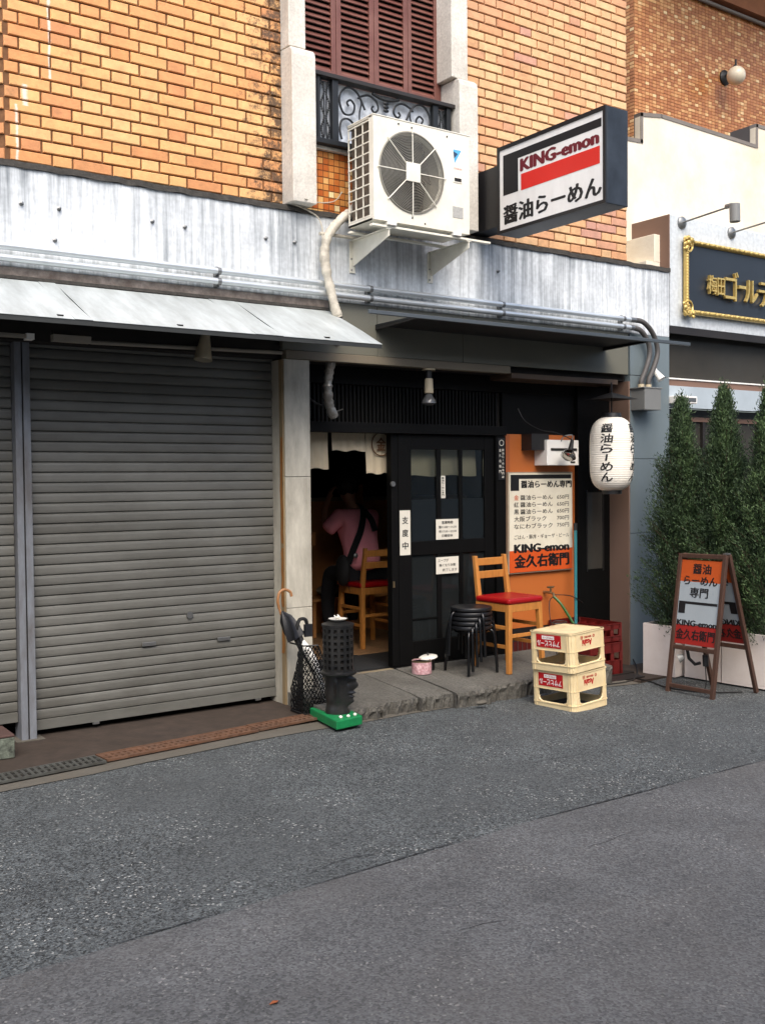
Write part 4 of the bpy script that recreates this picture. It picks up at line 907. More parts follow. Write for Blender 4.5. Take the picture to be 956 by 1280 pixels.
T.put('スープが', .018, .092, .10, .022, .01); T.put('無くなり次第', .03, .055, .155, .022, .01); T.put('終了します', .06, .018, .14, .022, .01); T.build('ink', o)
o, T = notice(4.834, 4.880, 1.350, 1.52, .2525, 'paper')
T.col('醤油らーめん専門', .012, .160, .020, .0145, .004, .03).build('ink', o)
# standing frame of the open leaf, lock and pull
d2 = thing('door_leaf', 'narrow black door stile with round lock standing at the open doorway', 'door', (4.39, .29, .11))
MB().box(4.368, 4.428, .238, .30, .112, 1.828).build('stile', 'blackwood', d2, bevel=.003)
MB().tube([(4.375, .238, 1.462), (4.375, .222, 1.462)], .019, 16).build('lock', 'steel', d2)
MB().box(4.372, 4.386, .230, .238, .70, .745).build('pull', 'brass', d2)
# fixed black frame, transom lattice and dark wall above
ff = thing('door_frame', 'black timber door frame with a lattice transom above the entrance', 'door frame', (4.8, .25, 1.83))
MB().box(3.541, 5.46, .20, .30, 1.832, 1.905).build('lintel', 'blackwood', ff, bevel=.003)
MB().box(5.358, 5.459, .21, .30, .105, 1.831).build('frame_post', 'blackwood', ff, bevel=.003)
MB().box(3.541, 6.26, .24, .31, 2.176, 2.30).build('head_board', 'blackwood', ff, bevel=.003)
MB().box(3.541, 5.46, .288, .30, 1.906, 2.175).build('backing', 'dark', ff)
pr = None
for i in range(56):
    x = 3.56 + .0335 * i
    if pr is None: pr = MB().box(x, x + .014, .262, .286, 1.907, 2.174).build('lattice_bar', mat('lattice_dark', '0d0e0e', .7, var=.2, spec=.2), ff)
    else: inst(pr, (x + .007, .274, 2.0405), ff)
MB().box(5.462, 6.26, .255, .31, 1.85, 2.175).build('upper_board', 'blackwood', ff)
st_ = MB().box(5.375, 5.442, .2045, .2095, 1.483, 1.812).build('sticker', 'ink', ff)
T = TX((5.375, .2035, 1.483), (1, 0, 0), (0, 0, 1)); T.mb.tube([(5.4085 + .022 * math.cos(a * PI / 10), .2035, 1.775 + .022 * math.sin(a * PI / 10)) for a in range(21)], .0025, 5)
T.col('金久右衛門', .008, .245, .022, .022, .020, .02); T.col('醤油らーめん専門店', .038, .245, .02, .018, .0085, .02); T.build('paper', st_)
# noren curtains inside
NY = .345
for x0, x1, z0, lab in ((3.60, 3.890, 1.577, 'pale cloth noren strip hanging beside the marble pillar'), (3.922, 4.214, 1.706, 'short middle cloth strip of the pale noren curtain'), (4.218, 4.47, 1.54, 'pale noren cloth printed with a brown round crest'), (4.55, 5.26, 1.52, 'pale noren cloth seen through the sliding door glass')):
    b = MB(); n = 24; vs = []
    for i in range(n + 1):
        x = x0 + (x1 - x0) * i / n; y = NY + .006 * math.sin(i * .9 + x0 * 9)
        vs += [(x, y, 1.90), (x - .0 , y + .004, (1.9 + z0) / 2), (x, y - .006, z0 + .006 * math.sin(i * .5))]
    b.add(vs, [(3 * i + k, 3 * i + 3 + k, 3 * i + 4 + k, 3 * i + 1 + k) for i in range(n) for k in (0, 1)], True)
    o = b.build('noren_curtain', 'cloth'); tag(o, lab, 'curtain', 'noren curtain strips')
    if x0 == 4.218:
        c = MB(); c.tube([(4.345 + .082 * math.cos(a * PI / 20), NY - .012, 1.757 + .085 * math.sin(a * PI / 20)) for a in range(41)], .0045, 6); c.build('crest_ring', 'clothdark', o)
        T = TX((4.305, NY - .013, 1.71), (1, 0, 0), (0, 0, 1)); T.put('金', 0, .0, .08, .095, .03).build('clothdark', o)
nr = MB().tube([(3.56, NY, 1.895), (5.4, NY, 1.895)], .010, 8).build('curtain_rod', 'wood'); tag(nr, 'thin wooden rod carrying the noren curtains', 'rod')

# orange wall with menu board
ow = thing('orange_wall_panel', 'orange painted wall panel between the sliding door and dark side door', 'wall panel', (5.85, .25, .1))
MB().box(5.462, 6.26, .25, .30, .285, 1.848).build('panel', 'orange', ow, bevel=.002)
MB().box(5.464, 5.535, .2485, .2495, .285, 1.848).build('side_strip', mat('orange_side', '9d5730', .5, var=.06), ow)
MB().box(5.462, 6.26, .252, .30, .180, .283).build('plinth', 'black', ow)
MB().box(5.462, 6.26, .246, .30, .085, .179).build('base_tile', 'maroonbase', ow)
for i in range(9): MB().box(5.50 + .05 * i, 5.503 + .05 * i, .238, .242, .10, .20).build('mesh_wire', 'steel', ow)
mb_ = thing('menu_board', 'ramen menu board with prices, cream above and orange below', 'menu board', (5.8, .2, .72))
X0, X1, Z0, Z1 = 5.49, 6.205, .73, 1.545
base = MB().box(X0, X1, .222, .249, Z0, Z1).build('frame', mat('menu_frame', '9d8f7c', .5), mb_, bevel=.002)
MB().box(X0 + .01, X1 - .01, .2165, .2215, .915, Z1 - .01).build('cream_panel', 'menupaper', mb_)
MB().box(X0 + .01, X1 - .01, .2165, .2215, Z0 + .01, .9145).build('orange_panel', 'menuorange', mb_)
T = TX((X0, .2155, Z0), (1, 0, 0), (0, 0, 1)); W_, H_ = X1 - X0, Z1 - Z0
T.rect(.022, H_ - .055, .672, .033); T.rect(.022, H_ - .15, .09, .095)
T.put('醤油らーめん専門', .135, H_ - .128, .56, .058, .05)
lines = (('醤油らーめん', '650円'), ('醤油らーめん', '650円'), ('醤油らーめん', '650円'))
yy = H_ - .225
for i, (a, p) in enumerate((('醤油らーめん', '650円'), ('醤油らーめん', '650円'), ('醤油らーめん', '650円'))):
    T.put(a, .125, yy - .057 * i, .355, .040, .014); T.put(p, .53, yy - .057 * i, .135, .036, .010)
T.put('紅', .058, yy - .057, .05, .040, .014); T.put('黒', .058, yy - .114, .05, .040, .014)
T.put('大阪ブラック', .058, yy - .173, .35, .042, .012); T.put('700円', .53, yy - .171, .135, .036, .010)
T.put('なにわブラック', .058, yy - .232, .42, .042, .012); T.put('750円', .53, yy - .229, .135, .036, .010)
T.put('ごはん・豚丼・ギョーザ・ビール', .058, yy - .315, .61, .036, .006)
T.put('KING-emon', .062, .168, .60, .066, .055)
T.put('金久右衛門', .062, .045, .60, .105, .06)
T.build('ink', mb_)
TX((X0, .2155, Z0), (1, 0, 0), (0, 0, 1)).put('金', .058, yy, .05, .040, .014).build('menuorange', mb_)
# white utility box with clamp lamp
wb = thing('utility_box', 'white wall box with dark slot above the menu board', 'box', (5.97, .17, 1.6))
MB().box(5.80, 6.155, .10, .249, 1.597, 1.802).build('case', 'white', wb, bevel=.004)
MB().box(5.84, 6.13, .094, .0995, 1.715, 1.735).build('slot', 'black', wb)
MB().box(6.06, 6.11, .095, .0995, 1.615, 1.63).build('badge', 'black', wb)
MB().box(5.66, 5.85, .13, .25, 1.72, 1.85).build('dark_cover', 'black', wb)
cl = thing('reflector_lamp', 'silver reflector bulb lamp aimed down beside the white box', 'lamp', (5.95, 0, 1.7))
MB().tube([(6.00, .02, 1.795), (5.965, .0, 1.735), (5.95, -.005, 1.715)], [.014, .02, .022], 12).build('socket', 'black', cl)
MB().tube([(5.95, -.005, 1.715), (5.93, -.012, 1.69), (5.915, -.018, 1.665), (5.905, -.02, 1.65)], [.02, .050, .064, .04], 18).build('bulb', 'silver', cl)
MB().tube(smooth_path([(6.00, .02, 1.80), (6.02, .04, 1.84), (5.97, .08, 1.83), (5.95, .095, 1.79)]), .005, 6).build('bracket', 'steel', cl)
MB().tube(smooth_path([(6.02, .03, 1.80), (5.90, .1, 1.86), (5.75, .12, 1.88), (5.62, .16, 1.95), (5.58, .2, 2.05)]), .004, 6).build('cable', 'black', cl)
# dark side door in the recess
sd_ = thing('side_door', 'dark brown side door with a narrow glass pane right of the menu', 'door', (6.45, .22, 0))
MB().box(6.262, 6.643, .215, .29, -.1, 2.26).build('leaf', 'blackwood', sd_)
MB().box(6.37, 6.55, .211, .2145, .72, 1.37).build('pane', 'darkglass', sd_)
fr = MB()
for a in ((6.355, 6.369, .70, 1.39), (6.551, 6.565, .70, 1.39)): fr.box(a[0], a[1], .206, .2148, a[2], a[3])
fr.build('pane_frame', 'black', sd_)
tl = MB().tube([(6.165, .12, 1.085), (6.165, .12, 1.11)], .016, 10); tl = thing('teal_pole', 'teal tube with black cap leaning at the edge of the orange panel', 'pole', (6.14, .12, 0))
MB().tube([(6.115, .10, -.08), (6.165, .15, 1.06)], .014, 10).build('tube', 'teal', tl)
MB().tube([(6.165, .15, 1.06), (6.168, .153, 1.12)], .017, 10).build('cap', 'black', tl)
# tap and hose
tp = thing('water_tap', 'brass water tap with handle on the orange panel', 'tap', (5.9, .15, .53))
MB().tube([(5.90, .25, .56), (5.90, .17, .56), (5.90, .14, .555), (5.90, .13, .52)], .011, 8).build('spout', 'brass', tp)
MB().tube([(5.90, .17, .56), (5.90, .17, .60)], .008, 8).build('stem', 'brass', tp)
MB().tube([(5.865, .17, .605), (5.935, .17, .605)], .008, 8).build('handle', 'brass', tp)
hs = MB().tube(smooth_path([(5.90, .13, .53), (5.93, .08, .47), (5.97, .02, .36), (6.02, -.06, .20), (6.05, -.1, .05), (5.95, -.1, -.06)]), .011, 8).build('garden_hose', 'hose'); tag(hs, 'green hose hanging from the tap down behind the cream crates', 'hose')
cb = MB().tube(smooth_path([(5.89, .13, .53), (5.80, .08, .50), (5.76, .03, .36), (5.78, .0, .20), (5.8, -.02, -.06)]), .004, 6)
cb.tube(smooth_path([(5.91, .14, .545), (6.05, .10, .53), (6.2, .12, .47), (6.3, .2, .44)]), .004, 6)
tag(cb.build('thin_cable', 'black'), 'thin black cable looping from the tap across the orange panel', 'cable')

# pendant bulb under the lip
pb = thing('pendant_bulb', 'hanging bulb in a cream socket over the sliding door', 'lamp', (4.55, .02, 2.06))
MB().lathe([(.05, 2.283), (.045, 2.295)], (4.56, .03, 0), 16).build('ceiling_rose', 'socket', pb)
MB().tube([(4.56, .03, 2.285), (4.56, .03, 2.225)], .022, 12).build('stem', 'black', pb)
MB().lathe([(.024, 2.225), (.03, 2.22), (.034, 2.12), (.026, 2.115)], (4.56, .03, 0), 16).build('socket', 'socket', pb)
MB().lathe([(.022, 2.115), (.026, 2.105), (.05, 2.065), (.053, 2.045), (.03, 2.03), (.002, 2.026)], (4.56, .03, 0), 18).build('bulb', 'bulb', pb)

# silver insulated pipe from the air conditioner
ip = thing('insulated_pipe', 'silver taped pipe bundle drooping from the air conditioner past the awning', 'pipe', (3.7, -.08, 2))
def lumpy(path, r, seed):
    rr = []; random.seed(seed)
    for i in range(len(path)): rr.append(r * random.uniform(.86, 1.16))
    return rr
p = smooth_path([(3.86, -.14, 3.42), (3.835, -.10, 3.31), (3.74, -.09, 3.23), (3.64, -.09, 3.11), (3.612, -.09, 2.99), (3.618, -.10, 2.88), (3.648, -.11, 2.74), (3.672, -.12, 2.63), (3.69, -.13, 2.57)], 7)
MB().tube(p, lumpy(p, .030, 3), 12).build('upper_run', 'whitecable', ip)
p = smooth_path([(3.69, -.13, 2.57), (3.74, -.02, 2.47), (3.76, .04, 2.38), (3.735, .06, 2.25), (3.725, .07, 2.12), (3.745, .08, 2.0), (3.79, .09, 1.93)], 7)
MB().tube(p, lumpy(p, .031, 5), 12).build('lower_run', 'foil', ip)
MB().tube(smooth_path([(3.70, .10, 2.40), (3.60, .16, 2.25), (3.60, .16, 2.10), (3.68, .14, 2.02), (3.74, .09, 2.0)]), .007, 6).build('cable', 'black', ip)
MB().tube(smooth_path([(3.79, .09, 1.965), (3.84, .12, 1.975), (3.90, .16, 1.99)]), .004, 6).build('tail_wire', 'steel', ip)
random.seed(11)
wr = MB().tube(smooth_path([(3.40, -.04, 3.30), (3.47, -.03, 3.29), (3.53, -.025, 3.275), (3.60, -.03, 3.24), (3.62, -.05, 3.17), (3.615, -.06, 3.10)]), .005, 6)
wr.tube(smooth_path([(3.45, -.12, 3.32), (3.6, -.06, 3.33), (3.74, -.02, 3.37), (3.80, -.02, 3.44)]), .0035, 6)
tag(wr.build('loose_wire', 'whitecable'), 'thin pale wire looped on the ledge beside the granite pilaster', 'wire')

# ------------------------------------------------------------------ air conditioner
ac = thing('air_conditioner', 'cream outdoor air conditioning unit with round fan grille on wall brackets', 'air conditioner', (4.15, -.3, 3.15))
x0, x1, y0, y1, z0, z1 = 3.762, 4.552, -.452, -.155, 3.163, 3.824
cxf, czf, RF = 4.066, 3.502, .262
# front panel with round opening
b = MB(); n = 48; ring = [(cxf + RF * math.cos(2 * PI * i / n), czf + RF * math.sin(2 * PI * i / n)) for i in range(n)]
def edge_pt(a):
    c, s_ = math.cos(a), math.sin(a); k = []
    if c > 1e-9: k.append((x1 - cxf) / c)
    if c < -1e-9: k.append((x0 - cxf) / c)
    if s_ > 1e-9: k.append((z1 - czf) / s_)
    if s_ < -1e-9: k.append((z0 - czf) / s_)
    k = min(k); return (cxf + c * k, czf + s_ * k)
angs = sorted([2 * PI * i / n for i in range(n)] + [math.atan2(z - czf, x - cxf) % (2 * PI) for x in (x0, x1) for z in (z0, z1)])
m = len(angs); vs = []
for a in angs: vs.append((cxf + RF * math.cos(a), y0, czf + RF * math.sin(a)))
for a in angs: p = edge_pt(a); vs.append((p[0], y0, p[1]))
for a in angs: vs.append((cxf + (RF - .012) * math.cos(a), y0 + .03, czf + (RF - .012) * math.sin(a)))
for a in angs: p = edge_pt(a); vs.append((p[0], y0 + .02, p[1]))
b.add(vs, [(i, (i + 1) % m, m + (i + 1) % m, m + i) for i in range(m)] + [(2 * m + i, 2 * m + (i + 1) % m, (i + 1) % m, i) for i in range(m)] + [(m + i, m + (i + 1) % m, 3 * m + (i + 1) % m, 3 * m + i) for i in range(m)])
b.build('front_panel', 'cream', ac)
cs = MB().box(x0, x1, y0 + .02, y1, z1 - .008, z1); cs.box(x0, x1, y0 + .02, y1, z0, z0 + .012); cs.box(x1 - .006, x1, y0 + .02, y1, z0, z1 - .008); cs.box(cxf + RF + .03, cxf + RF + .035, y0 + .02, y1, z0, z1 - .01)
cs.build('casing', 'cream', ac)
MB().box(x0 - .004, x1 + .004, y0 - .004, y1 + .004, z1, z1 + .008).build('top_cover', 'cream', ac, bevel=.003)
MB().box(x0 + .03, cxf + RF + .03, y1 - .03, y1, z0 + .01, z1 - .01).build('condenser', 'fin', ac)
MB().box(x0 + .035, x0 + .04, y0 + .06, y1 - .03, z0 + .01, z1 - .01).build('condenser', 'fin', ac)
# side lattice: three columns by nine rows
sg = MB(); ys = [y0 + .022, y0 + .115, y0 + .205, y1]; 
sg.box(x0, x0 + .006, y0 + .02, y0 + .05, z0, z1)
for yy in (y0 + .125, y0 + .21, y1 - .006): sg.box(x0, x0 + .006, yy - .004, yy + .004, z0 + .03, z1 - .015)
for k in range(10):
    z = z0 + .032 + (z1 - z0 - .055) * k / 9; sg.box(x0 - .0015, x0 + .0045, y0 + .05, y1, z - .0035, z + .0035)
sg.box(x0, x0 + .005, y0 + .05, y1, z0, z0 + .03); sg.build('side_grille', 'cream', ac)
# fan with grille
fb = MB()
for k in range(3):
    a = 2 * PI * k / 3 + .4; pts = []
    for r, w, dy in ((.05, .25, .0), (.14, .42, .0), (.235, .50, .0)):
        pts.append(((cxf + r * math.cos(a - w), y0 + .10, czf + r * math.sin(a - w)), (cxf + r * math.cos(a + w), y0 + .055, czf + r * math.sin(a + w))))
    vs = [q for pr_ in pts for q in pr_]; fb.add(vs, [(0, 1, 3, 2), (2, 3, 5, 4)], True)
fb.lathe([(.06, -.11), (.06, -.06), (.03, -.05)], (0, 0, 0), 20, 1) if False else None
fb.tube([(cxf, y0 + .05, czf), (cxf, y0 + .12, czf)], .06, 20); fb.build('fan', 'fanblade', ac)
MB().tube([(cxf, y0 + .2, czf), (cxf, y0 + .26, czf)], RF, 32).build('fan_shroud', 'dark', ac)
g = MB()
for k in range(21):
    r = .062 + .0097 * k
    g.tube([(cxf + r * math.cos(2 * PI * i / 40), y0 - .010 + .0 * r, czf + r * math.sin(2 * PI * i / 40)) for i in range(41)], .0019, 4, caps=False)
g.tube([(cxf + (RF - .002) * math.cos(2 * PI * i / 48), y0 - .004, czf + (RF - .002) * math.sin(2 * PI * i / 48)) for i in range(49)], .006, 6, caps=False)
g.build('grille_rings', 'steel' if False else mat('grille_wire', '9a968a', .4, metal=.3), ac, kind='stuff')
for k in range(8):
    a = PI * k / 4 + .0; q = (math.cos(a), math.sin(a)); 
    MB().tube([(cxf + .04 * q[0], y0 - .013, czf + .04 * q[1]), (cxf + (RF + .018) * q[0], y0 - .009, czf + (RF + .018) * q[1])], .0038, 6).build('grille_spoke', 'cream', ac)
MB().box(cxf - .058, cxf + .058, y0 - .020, y0 - .013, czf - .062, czf + .062).build('grille_hub', 'cream', ac, bevel=.006)
# emblem, label, plate
MB().add([(4.413, y0 - .0012, 3.716), (4.482, y0 - .0012, 3.716), (4.424, y0 - .0012, 3.622)], [(0, 1, 2)]).build('emblem', mat('light_blue_print', '54a8d8', .5), ac)
MB().add([(4.413, y0 - .0018, 3.703), (4.452, y0 - .0018, 3.690), (4.420, y0 - .0018, 3.655)], [(0, 1, 2)]).build('emblem', mat('dark_blue_print', '27415f', .5), ac)
TX((4.42, y0 - .0012, 3.585), (1, 0, 0), (0, 0, 1)).put('DAIKIN', 0, 0, .065, .012, .02).build(mat('faded_red_print', 'cf8f8a', .5), ac)
MB().box(4.412, 4.486, y0 - .004, y0 - .0002, 3.497, 3.535).build('name_plate', 'cream', ac)
MB().box(4.420, 4.478, y0 - .006, y0 - .0042, 3.505, 3.527).build('dark_label', 'black', ac)
MB().box(4.405, 4.495, y0 - .002, y0 - .0002, 3.26, 3.335).build('rating_plate', mat('grey_label', 'a9aaa6', .5, var=.2, scale=80), ac)
for x, z in ((3.96, 3.80), (4.36, 3.79), (cxf, czf + RF + .03), (cxf, czf - RF - .03), (4.17, 3.185)): MB().ball((x, y0 - .002, z), .006, 6).build('screw', 'black', ac)
for x in (3.90, 4.44):
    MB().box(x - .035, x + .035, y0 - .01, y0 + .03, 3.140, 3.162).build('foot', 'white', ac, bevel=.003)
# wall brackets
def wall_bracket(x, label):
    t = thing('wall_bracket', label, 'bracket', (x, -.2, 2.9), 'air conditioner brackets')
    MB().box(x - .022, x + .022, -.012, -.001, 2.905, 3.12).build('wall_leg', 'cream', t, bevel=.002)
    MB().prism([(x + .002, -.013, 3.118), (x + .002, -.44, 3.118), (x + .002, -.44, 3.075), (x + .002, -.03, 2.955), (x + .002, -.013, 2.955)], (.005, 0, 0)).build('gusset', 'cream', t)
    MB().box(x - .018, x + .022, -.44, -.013, 3.1185, 3.124).build('arm', 'cream', t)
    for z in (2.925, 3.0): MB().ball((x - .01, -.014, z), .006, 6).build('bolt', 'steel', t)
wall_bracket(3.885, 'cream wall bracket under the fan side of the air conditioner')
wall_bracket(4.552, 'cream wall bracket under the emblem side of the air conditioner')
for y, lab in ((-.425, 'front cream rail carrying the air conditioner on its brackets'), (-.17, 'rear cream rail under the air conditioner next to the fascia')):
    tag(MB().box(3.755, 4.75 if y < -.3 else 4.7, y - .018, y + .018, 3.1245, 3.1395).build('support_rail', 'cream', bevel=.003), lab, 'rail', 'rails under the air conditioner')
tag(MB().tube([(3.60, -.05, 3.13), (3.95, -.05, 3.135)], .012, 10).build('drain_pipe', 'whitecable'), 'short pale drain pipe stub behind the left wall bracket', 'pipe')

# ------------------------------------------------------------------ projecting sign
sg = thing('projecting_sign', 'black box sign with white face and red bar projecting from the brick wall', 'sign', (5.0, -.8, 3.2))
MB().box(4.948, 5.142, -1.335, -.30, 3.238, 3.852).build('casing', 'signblue', sg, bevel=.004)
fr = MB(); X = 4.934
fr.box(X, 4.9475, -1.335, -.30, 3.825, 3.852); fr.box(X, 4.9475, -1.335, -.30, 3.238, 3.262); fr.box(X, 4.9475, -.325, -.30, 3.262, 3.825); fr.box(X, 4.9475, -1.335, -1.312, 3.262, 3.825)
fr.build('face_frame', 'signframe', sg)
MB().box(4.940, 4.9475, -1.312, -.325, 3.262, 3.825).build('face', 'acrylic', sg)
# reading direction runs away from the wall (-Y)
T = TX((4.939, -.325, 3.262), (0, -1, 0), (0, 0, 1))
T.rect(.037, .521 - .282, .155, .282); T.rect(.037 + .155, .521 - .055, .972 - .192, .055)
T.put('醤油らーめん', .042, .035, .925, .128, .05); T.build('ink', sg)
T = TX((4.9385, -.325, 3.262), (0, -1, 0), (0, 0, 1)); T.rect(.222, .237, .736, .112); T.build('red', sg, 'red_bar')
T = TX((4.9385, -.325, 3.262), (0, -1, 0), (0, 0, 1)); T.put('KING-emon', .222, .368, .722, .083, .055).build('maroon', sg)
MB().box(4.962, 5.12, -.30, .03, 3.305, 3.742).build('wall_arm', 'signframe', sg, bevel=.003)

# ------------------------------------------------------------------ paper lantern
ln = thing('paper_lantern', 'white paper lantern with black brushed characters hanging by the corner pillar', 'lantern', (6.29, -.12, 1.68))
C = Vector((6.305, -.12, 0)); RL = .176
def lr(z):  # lantern outline
    u = (z - 1.685) / .305
    return RL * (1 - abs(u) ** 4.5) ** .42 if abs(u) < 1 else 0
prof = [(.075, 1.388)]
NZ = 132
for i in range(NZ + 1):
    z = 1.39 + .59 * i / NZ; r = max(.078, lr(z)); prof.append((r - (.0022 if i % 4 == 0 else 0), z))
prof.append((.075, 1.982)); MB().lathe(prof, C, 40).build('shade', 'lantern', ln)
MB().lathe([(.06, 1.36), (.08, 1.36), (.08, 1.392), (.06, 1.392)], C, 24).build('bottom_ring', 'black', ln)
MB().lathe([(.06, 1.98), (.08, 1.98), (.075, 2.015), (.03, 2.02)], C, 24).build('top_ring', 'black', ln)
b = MB(); b.add([C + Vector(v) for v in ((-.15, -.15, 2.125), (.15, -.15, 2.125), (.15, .15, 2.125), (-.15, .15, 2.125), (0, 0, 2.185), (0, 0, 2.14))], [(0, 1, 4), (1, 2, 4), (2, 3, 4), (3, 0, 4), (0, 1, 5), (1, 2, 5), (2, 3, 5), (3, 0, 5)])
b.build('rain_cap', 'black', ln)
MB().tube([C + Vector((0, 0, 2.0)), C + Vector((0, 0, 2.14))], .006, 6).build('hook', 'black', ln)
MB().tube([C + Vector((0, 0, 2.18)), C + Vector((.0, .0, 2.262))], .007, 6).build('hanger', 'black', ln)
def wrap_text(cols):
    b = MB()
    for ang0, body in cols:
        z = 1.925
        for chr_ in body:
            h = .070 if chr_ != 'ー' else .05; w = .098
            if chr_ == 'ー':
                me_v = [Vector((.45, 0, 0)), Vector((.57, 0, 0)), Vector((.55, 1, 0)), Vector((.43, 1, 0))]; me_f = [(0, 1, 2, 3)]
            else:
                vs, fs, a0, a1, b0, b1 = glyph_mesh(chr_, 0)
                me_v = [Vector(((v.x - a0) / (a1 - a0), (v.y - b0) / (b1 - b0), 0)) for v in vs]; me_f = fs
            bm = bmesh.new(); bv = [bm.verts.new(v) for v in me_v]
            for f in me_f:
                try: bm.faces.new([bv[i] for i in f])
                except ValueError: pass
            for k in range(1, 6): bmesh.ops.bisect_plane(bm, geom=bm.verts[:] + bm.edges[:] + bm.faces[:], plane_co=(k / 6, 0, 0), plane_no=(1, 0, 0))
            for k in range(1, 3): bmesh.ops.bisect_plane(bm, geom=bm.verts[:] + bm.edges[:] + bm.faces[:], plane_co=(0, k / 3, 0), plane_no=(0, 1, 0))
            bm.verts.index_update()
            for k2, (sx_, sz_) in enumerate(((0, 0), (.0022, .0008), (-.0022, -.0008), (.001, -.0012), (-.001, .0012))):
                pts = []
                for v in bm.verts:
                    zz = z - h + v.co.y * h + sz_; s_ = (v.co.x - .5) * w + .010 * (v.co.y - .5) + sx_; r = max(.078, lr(zz)) + .0025 + .0001 * k2
                    a = ang0 + s_ / RL
                    pts.append(C + Vector((r * math.sin(a), -r * math.cos(a), zz)))
                b.add(pts, [tuple(v.index for v in f.verts) for f in bm.faces])
            bm.free()
            z -= h + .012
    return b
view = math.atan2(-6.305, 5.8)   # direction from lantern to the camera, about -Y
for dg in (-13, 72, -133): wrap_text([(view + rad(dg), '醤油らーめん')]).build('lettering', 'ink', ln)

# ================================================================== NEIGHBOUR
nb = thing('neighbour_building', 'neighbouring restaurant front with white metal fascia and dark windows', 'building', (8.5, .5, 0))
MB().box(7.169, 14, 0.0, .9, 2.804, 3.757).build('fascia', M['neighbour'], nb, bevel=.004)
MB().box(7.159, 7.1685, .004, .42, 3.27, 3.76).build('fascia_side', 'brownmetal', nb)
MB().box(6.98, 7.158, .10, .42, 3.305, 3.36).build('side_step', 'plaster', nb, bevel=.004)
MB().box(7.08, 7.158, .10, .42, 3.3605, 3.60).build('side_step', 'plaster', nb, bevel=.004)
MB().box(7.1575, 14, .12, .16, 2.335, 2.803).build('upper_window', 'darkglass', nb)
MB().box(7.159, 14, .06, .118, 2.352, 2.364).build('window_rail', 'white', nb)
MB().box(7.159, 14, .07, .118, 2.29, 2.3515).build('window_apron', 'brownmetal', nb)
MB().box(7.159, 14, .02, .118, 2.10, 2.2895).build('white_band', mat('pale_blue_grey_band', 'a9b4bb', .4, var=.06, bump=.05), nb, bevel=.002)
MB().box(7.159, 14, .0, .018, 2.74, 2.803).build('window_head', 'ironbrown', nb)
MB().box(7.1575, 14, .14, .2, -.15, 2.10).build('lower_window', 'darkglass', nb)
MB().box(7.159, 14, .12, .139, 1.99, 2.03).build('lower_transom', 'brownmetal', nb)
for x in (7.16, 7.75, 8.6): MB().box(x, x + .04, .11, .1385, -.14, 1.99).build('window_mullion', 'ironbrown', nb)
em = thing('emergency_light', 'small white box light on the neighbour wall above the first cypress', 'lamp', (7.3, -.1, 2.1))
MB().box(7.17, 7.42, -.09, .019, 2.13, 2.195).build('case', 'white', em, bevel=.006)
MB().box(7.20, 7.40, -.093, -.0905, 2.145, 2.18).build('lens', 'steel', em)
# plaster wall and coping
pw_ = thing('plaster_wall', 'cream plaster parapet wall with grey stepped coping behind the gold framed sign', 'wall', (8, .5, 3.3))
YP = .42
MB().prism([(6.67, YP, 3.28), (6.67, YP, 4.47), (7.27, YP, 4.50), (7.27, YP, 4.735), (7.55, YP, 4.775), (8.955, YP, 4.745), (8.955, YP, 4.95), (9.6, YP, 4.95), (9.6, YP, 5.2), (14, YP, 5.2), (14, YP, 3.28)], (0, .06, 0)).build('wall', 'plaster', pw_)
def cope(a, b_):
    v = abs(a[0] - b_[0]) < .01
    MB().bar((a[0], YP + .032, a[1]), (b_[0], YP + .032, b_[1]), .034 if v else .078, .078 if v else .034).build('coping', 'coping', pw_)
cope((6.67, 4.486), (7.30, 4.516)); cope((7.288, 4.50), (7.288, 4.77)); cope((7.27, 4.752), (7.56, 4.793)); cope((7.55, 4.793), (8.96, 4.763)); cope((8.975, 4.75), (8.975, 4.985)); cope((8.96, 4.97), (9.6, 4.97)); cope((9.62, 4.95), (9.62, 5.2)); cope((9.6, 5.22), (14, 5.22))
for x, za_, zb_ in ((8.962, 4.765, 4.985), (9.61, 4.97, 5.23)): MB().box(x, x + .03, YP + .072, YP + .30, za_, zb_).build('step_side', 'ironbrown' if False else mat('dark_step_side', '55504e', .8, var=.1), pw_)
# tiled wall of the tower behind
tw = tiles('tiled_wall', 'rust orange tiled wall of the building behind, with a globe lamp', (8.985, 2.0, 4.3), (1, 0, 0), (0, 0, 1), 62, 75, .0615, .0375, M['walltile'], 'mortardark', nrm=(0, -1, 0))
tiles('', '', (8.985, 4.0, 4.3), (0, -1, 0), (0, 0, 1), 33, 75, .0605, .0375, M['walltile'], 'mortardark', parent=tw, nrm=(-1, 0, 0))
MB().tube([(9.0, 1.96, 7.075), (13.5, 1.96, 7.075)], .022, 8).build('gutter_pipe', 'coping', tw)
MB().box(8.7, 13.5, .5, 1.9, 7.95, 8.2).build('added_shade_slab', 'coping', tw)  # unseen overhang, added out of view to shade the upper tile rows
MB().box(8.985, 13.5, 1.9, 2.4, 7.13, 8.2).build('upper_band', mat('dark_brown_band', '946040', .8, var=.15), tw)
gl = thing('globe_lamp', 'opal globe wall lamp with black bracket on the orange tiled wall', 'lamp', (10.4, 1.8, 6.15))
MB().lathe([(.09, 0), (.09, -.02), (.04, -.05)], (10.57, 1.998, 6.28), 20, 1).build('wall_plate', 'black', gl)
MB().tube([(10.57, 1.99, 6.28), (10.52, 1.86, 6.30), (10.47, 1.76, 6.33)], .02, 10).build('arm', 'black', gl)
MB().tube([(10.47, 1.76, 6.31), (10.47, 1.76, 6.40)], .012, 8).build('finial', 'black', gl)
MB().ball((10.45, 1.74, 6.20), .108, 16).build('globe', 'globe', gl)
